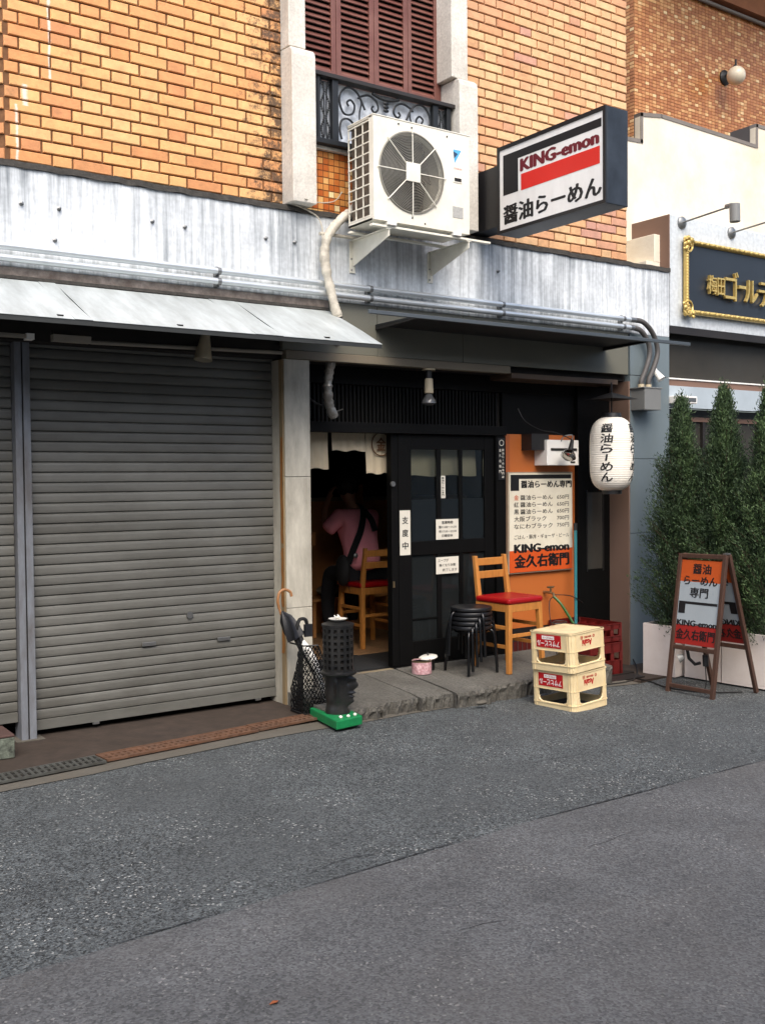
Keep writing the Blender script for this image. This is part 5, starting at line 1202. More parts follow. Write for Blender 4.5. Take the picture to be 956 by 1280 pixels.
# gold framed name board
gb = thing('gold_framed_sign', 'navy sign board in an ornate gold frame with gold characters', 'sign', (8.3, -.05, 2.9))
gx0, gx1, gz0, gz1 = 7.30, 9.35, 2.905, 3.57
MB().box(gx0 + .03, gx1 - .03, -.03, -.001, gz0 + .03, gz1 - .03).build('board', 'navy', gb)
fr = MB(); fr.tube([(gx0 + .04, -.035, gz0 + .03), (gx1 - .04, -.035, gz0 + .03)], .022, 8); fr.tube([(gx0 + .04, -.035, gz1 - .03), (gx1 - .04, -.035, gz1 - .03)], .022, 8)
fr.tube([(gx0 + .035, -.035, gz0), (gx0 + .035, -.035, gz1)], .022, 8); fr.tube([(gx1 - .035, -.035, gz0), (gx1 - .035, -.035, gz1)], .022, 8); fr.build('frame', 'gold', gb)
bd = MB(); k = gx0 + .09
while k < gx1 - .09:
    for z in (gz0 + .03, gz1 - .03): bd.ball((k, -.052, z + .004 * math.sin(k * 90)), .016, 6, (1.3, .8, .9))
    k += .026
k = gz0 + .09
while k < gz1 - .09:
    for x in (gx0 + .035, gx1 - .035): bd.ball((x, -.052, k), .016, 6, (.9, .8, 1.3))
    k += .026
bd.build('beading', 'gold', gb, kind='stuff')
for x, sx in ((gx0, 1), (gx1, -1)):
    for z, sz in ((gz0, 1), (gz1, -1)):
        c = MB()
        for k in range(22):
            a = random.uniform(-.2, PI / 2 + .2); r = random.uniform(.0, .10)
            c.ball((x + sx * (r * math.cos(a) + .005), -.045 - random.uniform(0, .02), z + sz * (r * math.sin(a) + .005)), random.uniform(.010, .024), 6, (1, .7, 1))
        c.tube(smooth_path([(x - sx * .01, -.05, z + sz * .03), (x + sx * .02, -.06, z + sz * .0), (x + sx * .08, -.06, z + sz * .02), (x + sx * .10, -.05, z + sz * .08), (x + sx * .05, -.06, z + sz * .12), (x + sx * .0, -.05, z + sz * .10)]), .010, 6)
        c.build('corner_ornament', 'gold', gb)
for chs, xa, xb, za_, zb_ in (('梅', 7.60, 7.712, 3.11, 3.275), ('田', 7.722, 7.825, 3.105, 3.262), ('ゴ', 7.835, 8.02, 3.075, 3.335), ('ー', 8.03, 8.13, 3.195, 3.225), ('ル', 8.125, 8.31, 3.08, 3.285), ('デ', 8.32, 8.57, 3.06, 3.32), ('ン', 8.60, 8.80, 3.08, 3.28)):
    T = TX((0, -.045, 0), (1, 0, 0), (0, 0, 1)); T.put(chs, xa, za_, xb - xa, zb_ - za_, 0, depth=.028); T.build('gold', gb, 'gold_character')
for i, x in enumerate((7.316, 8.005)):
    t = thing('arm_lamp', ('grey arm spot lamp above the corner of the gold frame', 'grey arm spot lamp above the middle of the gold framed sign')[i], 'lamp', (x, -.2, 3.7), 'arm lamps over the gold framed sign')
    MB().lathe([(.052, 0), (.052, -.014), (.03, -.03)], (x, -.001, 3.705), 20, 1).build('wall_plate', 'steel', t)
    MB().tube([(x, -.02, 3.705), (x + .0, -.50, 3.735)], .008, 8).build('arm', 'steel', t)
    MB().tube([(x, -.46, 3.742), (x, -.52, 3.742)], .02, 10).build('joint', 'steel', t)
    MB().tube([(x + .0, -.545, 3.745), (x + .0, -.548, 3.60)], .043, 18).build('shade', 'boxgrey', t)

# ------------------------------------------------------------------ planters and cypresses
pls = [((6.47, -.30), (6.51, -.59), .32, 'white planter trough nearest the corner pillar'), ((6.60, -.61), (6.63, -.93), .3, 'white planter trough behind the folding sign board'), ((6.625, -.94), (6.69, -1.55), .3, 'white planter trough at the right picture edge')]
for (a, b_, w, lab) in pls:
    a = Vector((*a, gz(6.5))); b2 = Vector((*b_, gz(6.5))); d = (b2 - a).normalized(); r = Vector((-d.y, d.x, 0)) * w
    if r.x < 0: r = -r
    t = thing('planter', lab, 'planter', (*a.xy, gz(6.5)), 'white planters in a row')
    h = .385; tk = d * .014; rk = r.normalized() * .014
    e = Vector((0, 0, .01))
    MB().prism([a + e, b2 + e, b2 + r + e, a + r + e], (0, 0, .02)).build('base', 'planter', t)
    up = Vector((0, 0, .02)) + e
    MB().prism([a + up, b2 + up, b2 + rk + up, a + rk + up], (0, 0, h)).build('side', 'planter', t, bevel=.003)
    MB().prism([a + r - rk + up, b2 + r - rk + up, b2 + r + up, a + r + up], (0, 0, h)).build('side', 'planter', t, bevel=.003)
    MB().prism([a + rk + up, a + rk + tk + up, a + r - rk + tk + up, a + r - rk + up], (0, 0, h)).build('end', 'planter', t)
    MB().prism([b2 + rk - tk + up, b2 + rk + up, b2 + r - rk + up, b2 + r - rk - tk + up], (0, 0, h)).build('end', 'planter', t)
    z = Vector((0, 0, h - .05)); MB().add([a + rk + tk + up + z, b2 + rk - tk + up + z, b2 + r - rk - tk + up + z, a + r - rk + tk + up + z], [(0, 1, 2, 3)]).build('soil', 'soil', t)
def leaf_mat():
    m = bpy.data.materials.new('cypress_foliage'); m.use_nodes = True; t = m.node_tree; b = t.nodes['Principled BSDF']; L = t.links.new
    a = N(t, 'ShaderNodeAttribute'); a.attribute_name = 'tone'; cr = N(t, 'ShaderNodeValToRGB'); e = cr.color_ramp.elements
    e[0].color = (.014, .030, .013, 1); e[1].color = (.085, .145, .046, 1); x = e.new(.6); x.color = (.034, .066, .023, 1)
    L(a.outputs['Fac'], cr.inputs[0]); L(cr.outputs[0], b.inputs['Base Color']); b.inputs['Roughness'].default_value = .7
    return m
M['leaf'] = leaf_mat()
def cypress(x, y, z0, h, R0, lab, seed, n=9000):
    rnd = random.Random(seed); t = thing('cypress_tree', lab, 'cypress', (x, y, z0), 'cypresses in white planters')
    MB().tube([(x, y, z0), (x + .01, y, z0 + h * .5), (x, y + .01, z0 + h * .93)], [.022, .015, .004], 8).build('trunk', 'bark', t)
    br = MB()
    vs = []; fs = []; tone = []
    sprays = []
    for i in range(900):       # upswept sprays
        u = rnd.random() ** .85; zz = z0 + h * (.02 + .96 * u)
        rr = R0 * (1 - u) ** .80 * math.sqrt(rnd.uniform(.12, 1)) * (.60 + .55 * min(1, (u + .05) * 4)) * (1.12 - .12 * u) * rnd.uniform(.92, 1.10) ; a = rnd.uniform(0, 2 * PI); rr *= 1 + .10 * math.sin(3 * a + 9 * u + seed) + .09 * math.sin(23 * u - 2 * a + seed * 2)
        sprays.append((zz, rr, a, rnd.uniform(.75, 1.3)))
    for zz, rr, a, s_ in sprays:
        ox, oy = rr * math.cos(a), rr * math.sin(a); L_ = .15 * s_ * (1 - .3 * (zz - z0) / h); tn = min(.95, max(.05, .45 + .30 * math.sin(11 * u + 2 * a + seed) + rnd.uniform(-.3, .3)))
        base = Vector((x + ox * .45, y + oy * .45, zz - L_ * .5)); tip = Vector((x + ox * 1.02, y + oy * 1.02, zz + L_ * .75))
        if rnd.random() < .3: br.tube([base, tip], [.004, .0015], 4)
        k = int(n / 900)
        for j in range(k):
            f = rnd.random(); c = base.lerp(tip, f) + Vector((rnd.gauss(0, .02), rnd.gauss(0, .02), rnd.gauss(0, .024)))
            dr = ((tip - base).normalized() + Vector((rnd.gauss(0, .5), rnd.gauss(0, .5), rnd.gauss(.2, .4)))).normalized()
            sz = rnd.uniform(.012, .028); sd2 = dr.cross(Vector((rnd.gauss(0, 1), rnd.gauss(0, 1), rnd.gauss(0, 1)))).normalized() * sz * .13
            o = len(vs); vs += [c - sd2, c + sd2, c + dr * sz + sd2 * .2, c + dr * sz * .7 - sd2 * 1.2]; fs.append((o, o + 1, o + 2, o + 3))
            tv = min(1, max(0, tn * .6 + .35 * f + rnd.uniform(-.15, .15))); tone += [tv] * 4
    br.build('branch', 'bark', t, kind='stuff')
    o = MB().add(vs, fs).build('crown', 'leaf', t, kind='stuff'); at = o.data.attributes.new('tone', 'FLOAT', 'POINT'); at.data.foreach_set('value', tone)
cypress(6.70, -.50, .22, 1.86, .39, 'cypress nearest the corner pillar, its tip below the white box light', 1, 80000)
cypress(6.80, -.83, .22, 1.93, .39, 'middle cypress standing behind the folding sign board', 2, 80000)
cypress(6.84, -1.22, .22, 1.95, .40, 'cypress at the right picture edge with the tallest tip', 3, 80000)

# ================================================================== STREET OBJECTS
# folding sign board
af = thing('folding_sign', 'brown wooden folding sign board with orange and white ramen panel', 'sign', (6.25, -1.1, gz(6.2)))
gzz = gz(6.2) - .004
A0, A1 = Vector((6.045, -.905, gzz)), Vector((6.062, -1.285, gzz)); TA, TB = Vector((6.20, -.905, .925)), Vector((6.215, -1.285, .93))
B0, B1 = Vector((6.53, -.93, gzz)), Vector((6.545, -1.305, gzz))
for p, q in ((A0, TA), (A1, TB)): MB().bar(p, q, .030, .030, (1, 0, 0)).build('front_leg', 'aframe', af, bevel=.003)
off = Vector((.035, 0, 0))
for p, q in ((B0, TA), (B1, TB)): MB().bar(p, q + off, .028, .030, (1, 0, 0)).build('rear_leg', 'aframe', af, bevel=.003)
def L2(p, q, f): return p.lerp(q, f)
for f, w in ((.055, .028), (.33, .030), (.985, .032)): MB().bar(L2(A0, TA, f), L2(A1, TB, f), .026, w, (0, 0, 1)).build('front_rail', 'aframe', af, bevel=.003)
for f, w in ((.33, .030), (.985, .03)): MB().bar(L2(B0, TA + off, f), L2(B1, TB + off, f), .024, w, (0, 0, 1)).build('rear_rail', 'aframe', af, bevel=.003)
MB().box(6.20, 6.25, -1.30, -1.27, .935, .945).build('hinge', 'steel', af)
def panel(P0, P1, Q0, Q1, f0, f1, mirror, nrm_off):
    a, b_, c, d = L2(P0, Q0, f0), L2(P1, Q1, f0), L2(P1, Q1, f1), L2(P0, Q0, f1)
    u = (b_ - a); Wd = u.length; v = (d - a); Hd = v.length; u = u.normalized(); v = v.normalized(); nn = u.cross(v) * nrm_off
    o = a + nn * .001
    def q(x, y, k=0): return o + u * x * Wd + v * y * Hd + nn * k
    bm_ = MB()
    m_or, m_wh, m_rd = mat('sign_orange', 'b44d19', .5, var=.04), mat('sign_pale', '9aa3a8', .5, var=.04), mat('sign_red', '911f19', .5, var=.04)
    for y0_, y1_, mm in ((.735, .985, m_or), (.235, .735, m_wh), (.01, .235, m_rd)):
        MB().prism([q(.04, y0_ + .0005), q(.96, y0_ + .0005), q(.96, y1_ - .0005), q(.04, y1_ - .0005)], -nn.normalized() * .003 if nrm_off > 0 else nn.normalized() * -.003).build('sign_panel', mm, af)
    T = TX(q(0, 0, .0015) , u, v)
    def put(s_, x, y, w, h, bo): T.put(s_, x * Wd, y * Hd, w * Wd, h * Hd, bo, mirror=mirror)
    def rect(x, y, w, h): T.rect(x * Wd, y * Hd, w * Wd, h * Hd)
    put('醤油', .31, .83, .40, .115, .035); put('らーめん', .13, .70, .74, .10, .035); put('専門', .29, .555, .40, .115, .035)
    if not mirror: rect(.06, .475, .86, .03); rect(.06, .365, .15, .11)
    else: rect(.08, .475, .86, .03); rect(.79, .365, .15, .11)
    put('KING-emon', .06, .225, .88, .065, .045); put('金久右衛門', .06, .065, .86, .12, .04)
    T.build('ink', af)
panel(A0, A1, TA, TB, .35, .965, False, 1)
panel(B0, B1, TA + off, TB + off, .35, .965, True, 1)
cl = thing('clamp_lamp', 'small clamp lamp with black bracket hanging under the folding sign panel', 'lamp', (6.2, -1.08, .2))
MB().tube([(6.13, -1.01, .235), (6.14, -1.02, .16), (6.135, -1.08, .125), (6.14, -1.12, .14)], .012, 8).build('bracket', 'black', cl)
MB().tube([(6.12, -.99, .17), (6.10, -.96, .155)], [.02, .034], 12).build('head', 'boxgrey', cl)
MB().tube([(6.16, -1.15, .20), (6.16, -1.155, .12)], .022, 10).build('clamp', 'black', cl)
MB().tube(smooth_path([(6.16, -1.15, .12), (6.17, -1.15, -.0), (6.16, -1.145, gz(6.2) + .012), (6.22, -1.2, gz(6.2) + .008)]), .004, 6).build('cable', 'black', cl)
cb = MB().tube(smooth_path([(6.68, .0 - .01, gz(6.6) + .06), (6.62, -.1, gz(6.6) + .012), (6.40, -.30, gz(6.4) + .008), (6.25, -.42, gz(6.3) + .008), (6.2, -.62, gz(6.2) + .008), (6.12, -.85, gz(6.1) + .008), (6.2, -1.1, gz(6.2) + .008), (6.45, -1.25, gz(6.4) + .008)]), .0055, 6)
cb.tube(smooth_path([(6.45, -.26, gz(6.4) + .008), (6.1, -.50, gz(6.1) + .008), (5.7, -.52, gz(5.7) + .008), (5.4, -.55, gz(5.4) + .008)]), .0045, 6)
tag(cb.build('ground_cable', 'black'), 'black cable lying on the ground between corner pillar and folding sign', 'cable')
mp_ = thing('utility_cover', 'dark flat metal cover plates set in the ground beside the red crates', 'cover', (6.2, -.35, gz(6.2)))
MB().box(5.95, 6.33, -.44, -.30, gz(6.3) + .006, gz(6.0) + .006).build('plate', 'ironbrown', mp_)
MB().box(6.02, 6.40, -.27, -.13, gz(6.3) + .006, gz(6.0) + .008).build('plate', 'ironbrown', mp_)

# beer crates
def crate_body(w, d, h, win_z, rim, pm, plate=True):
    """open plastic crate standing upside down: chamfered corner posts, label wall, window and rims"""
    b = MB(); hw, hd = w / 2, d / 2; c = .045
    oct_ = [(-hw + c * .5, -hd), (hw - c * .5, -hd), (hw, -hd + c * .5), (hw, hd - c * .5), (hw - c * .5, hd), (-hw + c * .5, hd), (-hw, hd - c * .5), (-hw, -hd + c * .5)]
    def ringwall(z0, z1, out=0, th=.010):
        n = len(oct_); sc = lambda p, o: (p[0] * (1 + o / hw), p[1] * (1 + o / hd)); vs = []
        for z in (z0, z1):
            for o in (out, out - th):
                vs += [(*sc(p, o), z) for p in oct_]
        fs = []
        for i in range(n):
            j = (i + 1) % n; fs += [(i, j, 2 * n + j, 2 * n + i), (n + i, 3 * n + i, 3 * n + j, n + j), (2 * n + i, 2 * n + j, 3 * n + j, 3 * n + i), (i, n + i, n + j, j)]
        b.add(vs, fs)
    ringwall(0, rim); ringwall(rim, rim + .006, .004, .016); ringwall(win_z, h); ringwall(h - .008, h, .004, .016); ringwall(win_z - .004, win_z, .003, .013)
    return b, oct_
def cream_crate():
    w, h = .365, .262; t = thing('beer_crate', '', 'crate'); b, oc = crate_body(w, w, h, .142, .042, 'crate')
    hw = w / 2; z0, z1 = .046, .142
    for sx in (-1, 1):
        for sy in (-1, 1):
            # corner posts with ribs, splayed feet of the window
            p = [(sx * hw, sy * (hw - .022)), (sx * hw, sy * (hw - .058)), (sx * (hw - .010), sy * (hw - .058)), (sx * (hw - .010), sy * (hw - .026)), (sx * (hw - .026), sy * (hw - .010)), (sx * (hw - .058), sy * (hw - .010)), (sx * (hw - .058), sy * hw), (sx * (hw - .022), sy * hw)]
            b.prism([(q[0], q[1], z0) for q in p], (0, 0, z1 - z0))
            for q in ((sx * (hw + .001), sy * (hw - .040)), (sx * (hw - .040), sy * (hw + .001)), (sx * (hw - .011), sy * (hw - .011))):
                b.box(q[0] - .002, q[0] + .002, q[1] - .002, q[1] + .002, .0, h - .002)
    for k in range(4):   # curved lower lip of each window
        pts = [(-.125, 0, .085), (-.122, 0, .066), (-.108, 0, .052), (-.085, 0, .046), (.085, 0, .046), (.108, 0, .052), (.122, 0, .066), (.125, 0, .085)]
        mb = MB().tube([(q[0], -hw + .006, q[2]) for q in pts], .007, 6); mb.xf(Matrix.Rotation(k * PI / 2, 4, 'Z')); b.add(mb.v, mb.f, True)
    b.prism([(x * .985, y * .985, h - .004) for x, y in oc], (0, 0, .003))
    # bottle lattice seen through the windows
    for k in range(1, 4):
        q = -hw + w * k / 4; b.box(q - .002, q + .002, -hw + .012, hw - .012, .15, h - .006); b.box(-hw + .012, hw - .012, q - .002, q + .002, .15, h - .006)
    bb = b.build('body', 'crate', t)
    for k in (0, 2, 3, 1):
        mt = Matrix.Rotation(k * PI / 2, 4, 'Z')
        if k in (3, 1):     # side with the red label
            MB().box(-.118, .092, -hw - .0018, -hw - .0002, .158, .246).xf(mt).build('label', 'print_red', t)
            T = TX((-.118, -hw - .0026, .158), (1, 0, 0), (0, 0, 1)); T.put('アサヒビール', .008, .008, .19, .040, .03, flip=True)
            T.rect(.05, .056, .105, .024); T.mb.xf(mt); T.build('acrylic', t)
            T = TX((-.118, -hw - .0034, .158), (1, 0, 0), (0, 0, 1)); T.put('アサヒビール', .057, .0605, .09, .014, .02, flip=True); T.mb.xf(mt); T.build('print_red', t)
        else:
            T = TX((-.118, -hw - .0015, .158), (1, 0, 0), (0, 0, 1)); T.put('Asahi', .045, .012, .10, .040, .04, flip=True)
            T.put('回', .03, .058, .022, .022, .02, flip=True); T.put('BEER BEER', .068, .062, .072, .012, .03, flip=True); T.put('◎', .158, .058, .02, .02, .02, flip=True)
            T.mb.xf(mt); T.build('print_red', t)
    return t
cc = cream_crate()
cx, cy, th = 5.052, -.895, .10
cc['label'] = 'lower cream beer crate with red label standing upside down on the street'; cc['group'] = 'cream beer crates'
cc.location = (cx, cy, gz(cx) - .004); cc.rotation_euler = (rad(-1.2), rad(-1.6), th)
c2 = copy_tree(cc); c2['label'] = 'upper cream beer crate with red label stacked upside down on another'; c2.location = (cx - .024, cy - .006, gz(cx) + .264); c2.rotation_euler = (rad(-1.6), rad(-2.0), th + .015)
tag(MB().box(-.05, .05, -.035, .035, 0, .006).xf(Matrix.Translation((4.90, -.80, .494)) @ Matrix.Rotation(.6, 4, 'Z')).build('flat_tray', 'steel'), 'small flat metal tray lying on top of the cream crates', 'tray') if False else None
lb = MB().tube(smooth_path([(4.98, -.80, .500), (5.05, -.75, .502), (5.10, -.80, .502), (5.04, -.86, .502), (4.96, -.84, .502), (4.98, -.79, .502)]), .004, 6).build('wire_loop', 'black'); tag(lb, 'loop of dark wire lying on top of the upper cream crate', 'wire')
def red_crate(h):
    t = thing('bottle_crate', '', 'crate'); w, d = .36, .47; b, oc = crate_body(w, d, h, h * .70, h * .42 if h > .2 else .04, 'redcrate')
    hw, hd = w / 2, d / 2
    for x in (-hw + .02, -.06, .06, hw - .02):
        for y in (-hd, hd - .01): b.box(x - .016, x + .016, y, y + .010, 0, h)
    for y in (-hd + .02, -.12, 0, .12, hd - .02):
        for x in (-hw, hw - .01): b.box(x, x + .010, y - .016, y + .016, 0, h)
    for k in range(1, 4): b.box(-hw + w * k / 4 - .002, -hw + w * k / 4 + .002, -hd + .01, hd - .01, .02, h - .03)
    for k in range(1, 5): b.box(-hw + .01, hw - .01, -hd + d * k / 5 - .002, -hd + d * k / 5 + .002, .02, h - .03)
    b.build('body', 'redcrate', t)
    if h > .2:
        T = TX((-hw, -hd - .002, 0), (1, 0, 0), (0, 0, 1)); T.put('◇', .16, .035, .045, .05, .0); T.put('◆', .13, .052, .016, .016, 0); T.put('◆', .22, .052, .016, .016, 0); T.build(mat('pale_pink_print', 'c9a9a0', .5), t)
    return t
rc = red_crate(.255); rc['label'] = 'lower dark red bottle crate with diamond mark beside the corner pillar'; rc['group'] = 'red bottle crates'; rc.location = (6.105, -.02, gz(6.1) + .012); rc.rotation_euler = (0, 0, -.03)
rc2 = red_crate(.145); rc2['label'] = 'upper shallow dark red crate resting on the diamond marked crate'; rc2['group'] = 'red bottle crates'; rc2.location = (6.115, .0, gz(6.1) + .270); rc2.rotation_euler = (0, 0, .02)

# wooden bar chairs
def bar_chair(label):
    t = thing('bar_chair', label, 'chair', group='wooden bar chairs with red seats')
    w, d, hs, hb = .345, .35, .50, .835
    hw, hd = w / 2, d / 2
    for sx in (-1, 1):
        MB().add(*taper((sx * (hw - .02), -hd + .02, hs), (sx * (hw + .002), -hd - .002, 0), .038, .033)).build('leg', 'wood', t, bevel=.003)
        MB().add(*taper((sx * (hw - .02), hd - .02, hs), (sx * (hw + .002), hd + .012, 0), .038, .033)).build('leg', 'wood', t, bevel=.003)
        MB().add(*taper((sx * (hw - .02), hd - .02, hs), (sx * (hw - .022), hd + .028, hb), .036, .030)).build('back_post', 'wood', t, bevel=.003)
        for z in (.19, .33): MB().bar((sx * (hw - .008), -hd + .01, z), (sx * (hw - .008), hd - .01, z), .016, .026).build('side_stretcher', 'wood', t, bevel=.002)
    for z, y in ((.27, -hd + .008), (.27, hd - .004)): MB().bar((-hw + .02, y, z), (hw - .02, y, z), .016, .026).build('stretcher', 'wood', t, bevel=.002)
    for y in (-hd + .012, hd - .012): MB().box(-hw + .02, hw - .02, y - .010, y + .010, hs - .055, hs).build('apron', 'wood', t, bevel=.002)
    for x in (-hw + .012, hw - .012): MB().box(x - .010, x + .010, -hd + .03, hd - .03, hs - .055, hs).build('apron', 'wood', t, bevel=.002)
    for z in (.688, .785): MB().box(-hw + .02, hw - .02, hd + .008 + (z - .6) * .07, hd + .026 + (z - .6) * .07, z - .025, z + .030).build('back_slat', 'wood', t, bevel=.004)
    b = MB().box(-hw - .008, hw + .008, -hd - .008, hd - .005, hs + .001, hs + .045); o = b.build('seat', 'vinyl', t, bevel=.016)
    return t
def taper(a, b_, wa, wb):
    a, b_ = Vector(a), Vector(b_); vs = []
    for p, w in ((a, wa), (b_, wb)): vs += [p + Vector((i * w / 2, j * w / 2, 0)) for i, j in ((-1, -1), (1, -1), (1, 1), (-1, 1))]
    return vs, [(3, 2, 1, 0), (4, 5, 6, 7), (0, 1, 5, 4), (1, 2, 6, 5), (2, 3, 7, 6), (3, 0, 4, 7)]
bc = bar_chair('wooden bar chair with red seat standing outside before the orange panel')
bc.location = (5.135, -.175, .080); bc.rotation_euler = (0, 0, rad(3))
bi = copy_tree(bc); bi['label'] = 'wooden bar chair with red seat indoors under the person in pink'
bi.location = (4.853, 1.29, .099); bi.rotation_euler = (0, 0, PI)
# nested black stools
def stool(label):
    t = thing('round_stool', label, 'stool', group='nested black stools')
    MB().lathe([(.135, .318), (.15, .322), (.153, .334), (.148, .345), (.12, .350), (.002, .351)], n=32).build('seat', 'blackvinyl', t)
    for k in range(4):
        a = PI / 4 + k * PI / 2; q = Vector((math.cos(a), math.sin(a), 0))
        MB().tube(smooth_path([q * .05 + Vector((0, 0, .312)), q * .13 + Vector((0, 0, .312)), q * .162 + Vector((0, 0, .29)), q * .175 + Vector((0, 0, .22)), q * .190], 5), .0105, 10).build('leg', 'blackmetal', t)
    MB().tube([(.118 * math.cos(2 * PI * i / 24), .118 * math.sin(2 * PI * i / 24), .303) for i in range(25)], .006, 6, caps=False).build('ring', 'blackmetal', t)
    return t
labs = ['lowest of the nested black round stools beside the bar chair', 'second lowest of the nested black round stools', 'black round stool third up in the nested stack', 'black round stool directly under the topmost nested one', 'topmost black round stool with its seat uncovered on the stack']
s0 = stool(labs[0]); s0.location = (4.79, -.15, .088)
for i in range(1, 5):
    c = copy_tree(s0); c['label'] = labs[i]; c.location = (4.79 + .003 * i, -.15 + .002 * i, .088 + .033 * i); c.rotation_euler = (0, 0, rad(9 * i))

# ashtray stand shaped as a stone head
ms = thing('smoking_stand', 'black ceramic ash stand shaped as a stone head under a perforated drum', 'ashtray', (3.36, -.58, .01))
a = Vector((3.234, -.775, 0)); b2 = Vector((3.440, -.745, 0)); c_ = Vector((3.500, -.40, 0)); d_ = Vector((3.295, -.365, 0))
gbs = MB().prism([p + Vector((0, 0, .009)) for p in (a, b2, c_, d_)], (0, 0, .055)).build('base', 'green', ms, bevel=.006)
H0 = Vector((3.365, -.585, 0)); fdir = Vector((.80, -.60, 0)).normalized(); sdir = Vector((-fdir.y, fdir.x, 0))
b = MB(); n = 32; rings = [(.064, .088, .0), (.12, .085, .0), (.18, .080, .006), (.22, .082, .010), (.26, .086, .004), (.30, .092, 0)]
vs = []
def bump(a_, z):
    fx = math.cos(a_); r = 0
    def g(c, zz, wa, wz, h): return h * math.exp(-((a_ if a_ < PI else a_ - 2 * PI) - c) ** 2 / wa ** 2 - (z - zz) ** 2 / wz ** 2)
    r += g(0, .235, .20, .035, .050)                       # nose
    r += g(0, .275, .55, .014, .022)                       # brow
    r -= g(.42, .252, .17, .015, .020) + g(-.42, .252, .17, .015, .020)   # eye sockets
    r += g(0, .186, .42, .009, .030) + g(0, .166, .38, .009, .026)        # lips
    r -= g(0, .176, .42, .005, .012)
    r += g(0, .135, .40, .022, .030)                       # chin
    r -= g(0, .095, .8, .022, .014)
    r += g(PI / 2, .225, .14, .05, .018) + g(-PI / 2, .225, .14, .05, .018)   # ears
    return r
NZ = 44; NA = 64
for j in range(NZ + 1):
    z = .064 + (.312 - .064) * j / NZ; rr = .078 - .008 * math.exp(-((z - .12) / .03) ** 2)
    for k in range(NA):
        a_ = 2 * PI * k / NA; rx = rr + bump(a_, z); p = H0 + fdir * rx * math.cos(a_) * 1.0 + sdir * (rr * .86 + (bump(a_, z) if abs(math.cos(a_)) < .5 else 0)) * math.sin(a_); vs.append((p.x, p.y, z))
b.add(vs, [(j * NA + k, j * NA + (k + 1) % NA, (j + 1) * NA + (k + 1) % NA, (j + 1) * NA + k) for j in range(NZ) for k in range(NA)], True)
b.add([vs[NZ * NA + k] for k in range(NA)], [tuple(range(NA))]); b.build('head', 'terracotta', ms)
D = Vector((3.362, -.60, 0))
MB().lathe([(.075, .300), (.102, .305), (.112, .312), (.112, .322), (.098, .330)], D, 36).build('collar', 'terracotta', ms)
MB().lathe([(.079, .33), (.079, .60)], D, 32).build('drum_liner', 'dark', ms)
dr = MB(); rows = [.334 + .0375 * i for i in range(8)]
for z in rows: dr.lathe([(.086, z - .0075), (.0945, z - .0075), (.0945, z + .0075), (.086, z + .0075)], D, 36, caps=False)
for k in range(15):
    a_ = 2 * PI * k / 15; q = D + Vector((.0895 * math.cos(a_), .0895 * math.sin(a_), 0)); e = Vector((-math.sin(a_), math.cos(a_), 0)) * .0095; r_ = Vector((math.cos(a_), math.sin(a_), 0)) * .0045
    dr.prism([q - e - r_ + Vector((0, 0, .33)), q + e - r_ + Vector((0, 0, .33)), q + e + r_ + Vector((0, 0, .33)), q - e + r_ + Vector((0, 0, .33))], (0, 0, .276))
dr.build('perforated_drum', 'terracotta', ms)
MB().lathe([(.084, .600), (.100, .604), (.100, .616), (.084, .622), (.045, .630), (.002, .632)], D, 36).build('lid', 'terracotta', ms)
ds = thing('ash_dish', 'small white dish full of cigarette butts on top of the black stand', 'dish', (D.x, D.y, .633))
MB().lathe([(.030, .633), (.050, .640), (.058, .648), (.054, .649), (.03, .640), (.002, .639)], D, 28).build('dish', 'porcelain', ds)
for k in range(9):
    a_ = random.uniform(0, 6.28); r = random.uniform(0, .028); p = D + Vector((r * math.cos(a_), r * math.sin(a_), .646 + random.uniform(0, .014))); e = Vector((random.uniform(-1, 1), random.uniform(-1, 1), random.uniform(0, .9))).normalized() * .012
    MB().tube([p - e, p + e], .004, 6).build('cigarette_butt', 'porcelain', ds)
pe = MB()
for k, (u, v) in enumerate(((-.06, -.155), (-.01, -.16), (.045, -.150))): pe.ball((3.36 + u, -.585 + v + .02, .070), .012, 6, (1, 1, .8))
tag(pe.build('pebbles', 'porcelain', kind='stuff'), 'white pebbles on the green base before the stone head', 'pebbles')

# umbrella net basket and umbrella
ub = thing('umbrella_basket', 'black net umbrella basket leaning between marble pillar and ash stand', 'umbrella stand', (3.36, -.25, .01))
outline = lambda s_: None
Xa, Xb = 3.262, 3.492
def topz(s_): return .455 if s_ < .40 else .455 - (.455 - .16) * ((s_ - .40) / .60) ** .9
def net(face):
    b = MB(); segs = set(); cell = .017; rnd = random.Random(4); rows_ = 24; cols_ = 11; P = {}
    for j in range(rows_):
        for i in range(cols_):
            s_ = (i + (.5 if j % 2 else 0)) / (cols_ - .5); z = .02 + j * .0195
            if z > topz(s_) + .01: continue
            z = min(z, topz(s_)); P[(i, j)] = (s_ + rnd.uniform(-.014, .014), z + rnd.uniform(-.003, .003))
    def to3(s_, z):
        if face == 'front': return Vector((Xa + (Xb - Xa) * s_, -.345 - .03 * math.sin(PI * min(1, max(0, s_))), z))
        return Vector((Xa - .0 + .01 * math.sin(PI * s_), -.345 + .16 * s_, z))
    for (i, j), p in P.items():
        nb_ = [(i + 1, j)] if rnd.random() < .55 else []
        nb_ += [(i + (1 if j % 2 else 0), j + 1), (i + (1 if j % 2 else 0) - 1, j + 1)] if rnd.random() < .9 else [(i + (1 if j % 2 else 0), j + 1)]
        for q in nb_:
            if q in P: b.bar(to3(*p), to3(*P[q]), .0052, .004, (0, 1, 0))
    return b
nf_ = net('front'); ns_ = net('side'); nf_.add(ns_.v, ns_.f); nf_.build('net', 'blackmetal', ub, kind='stuff')
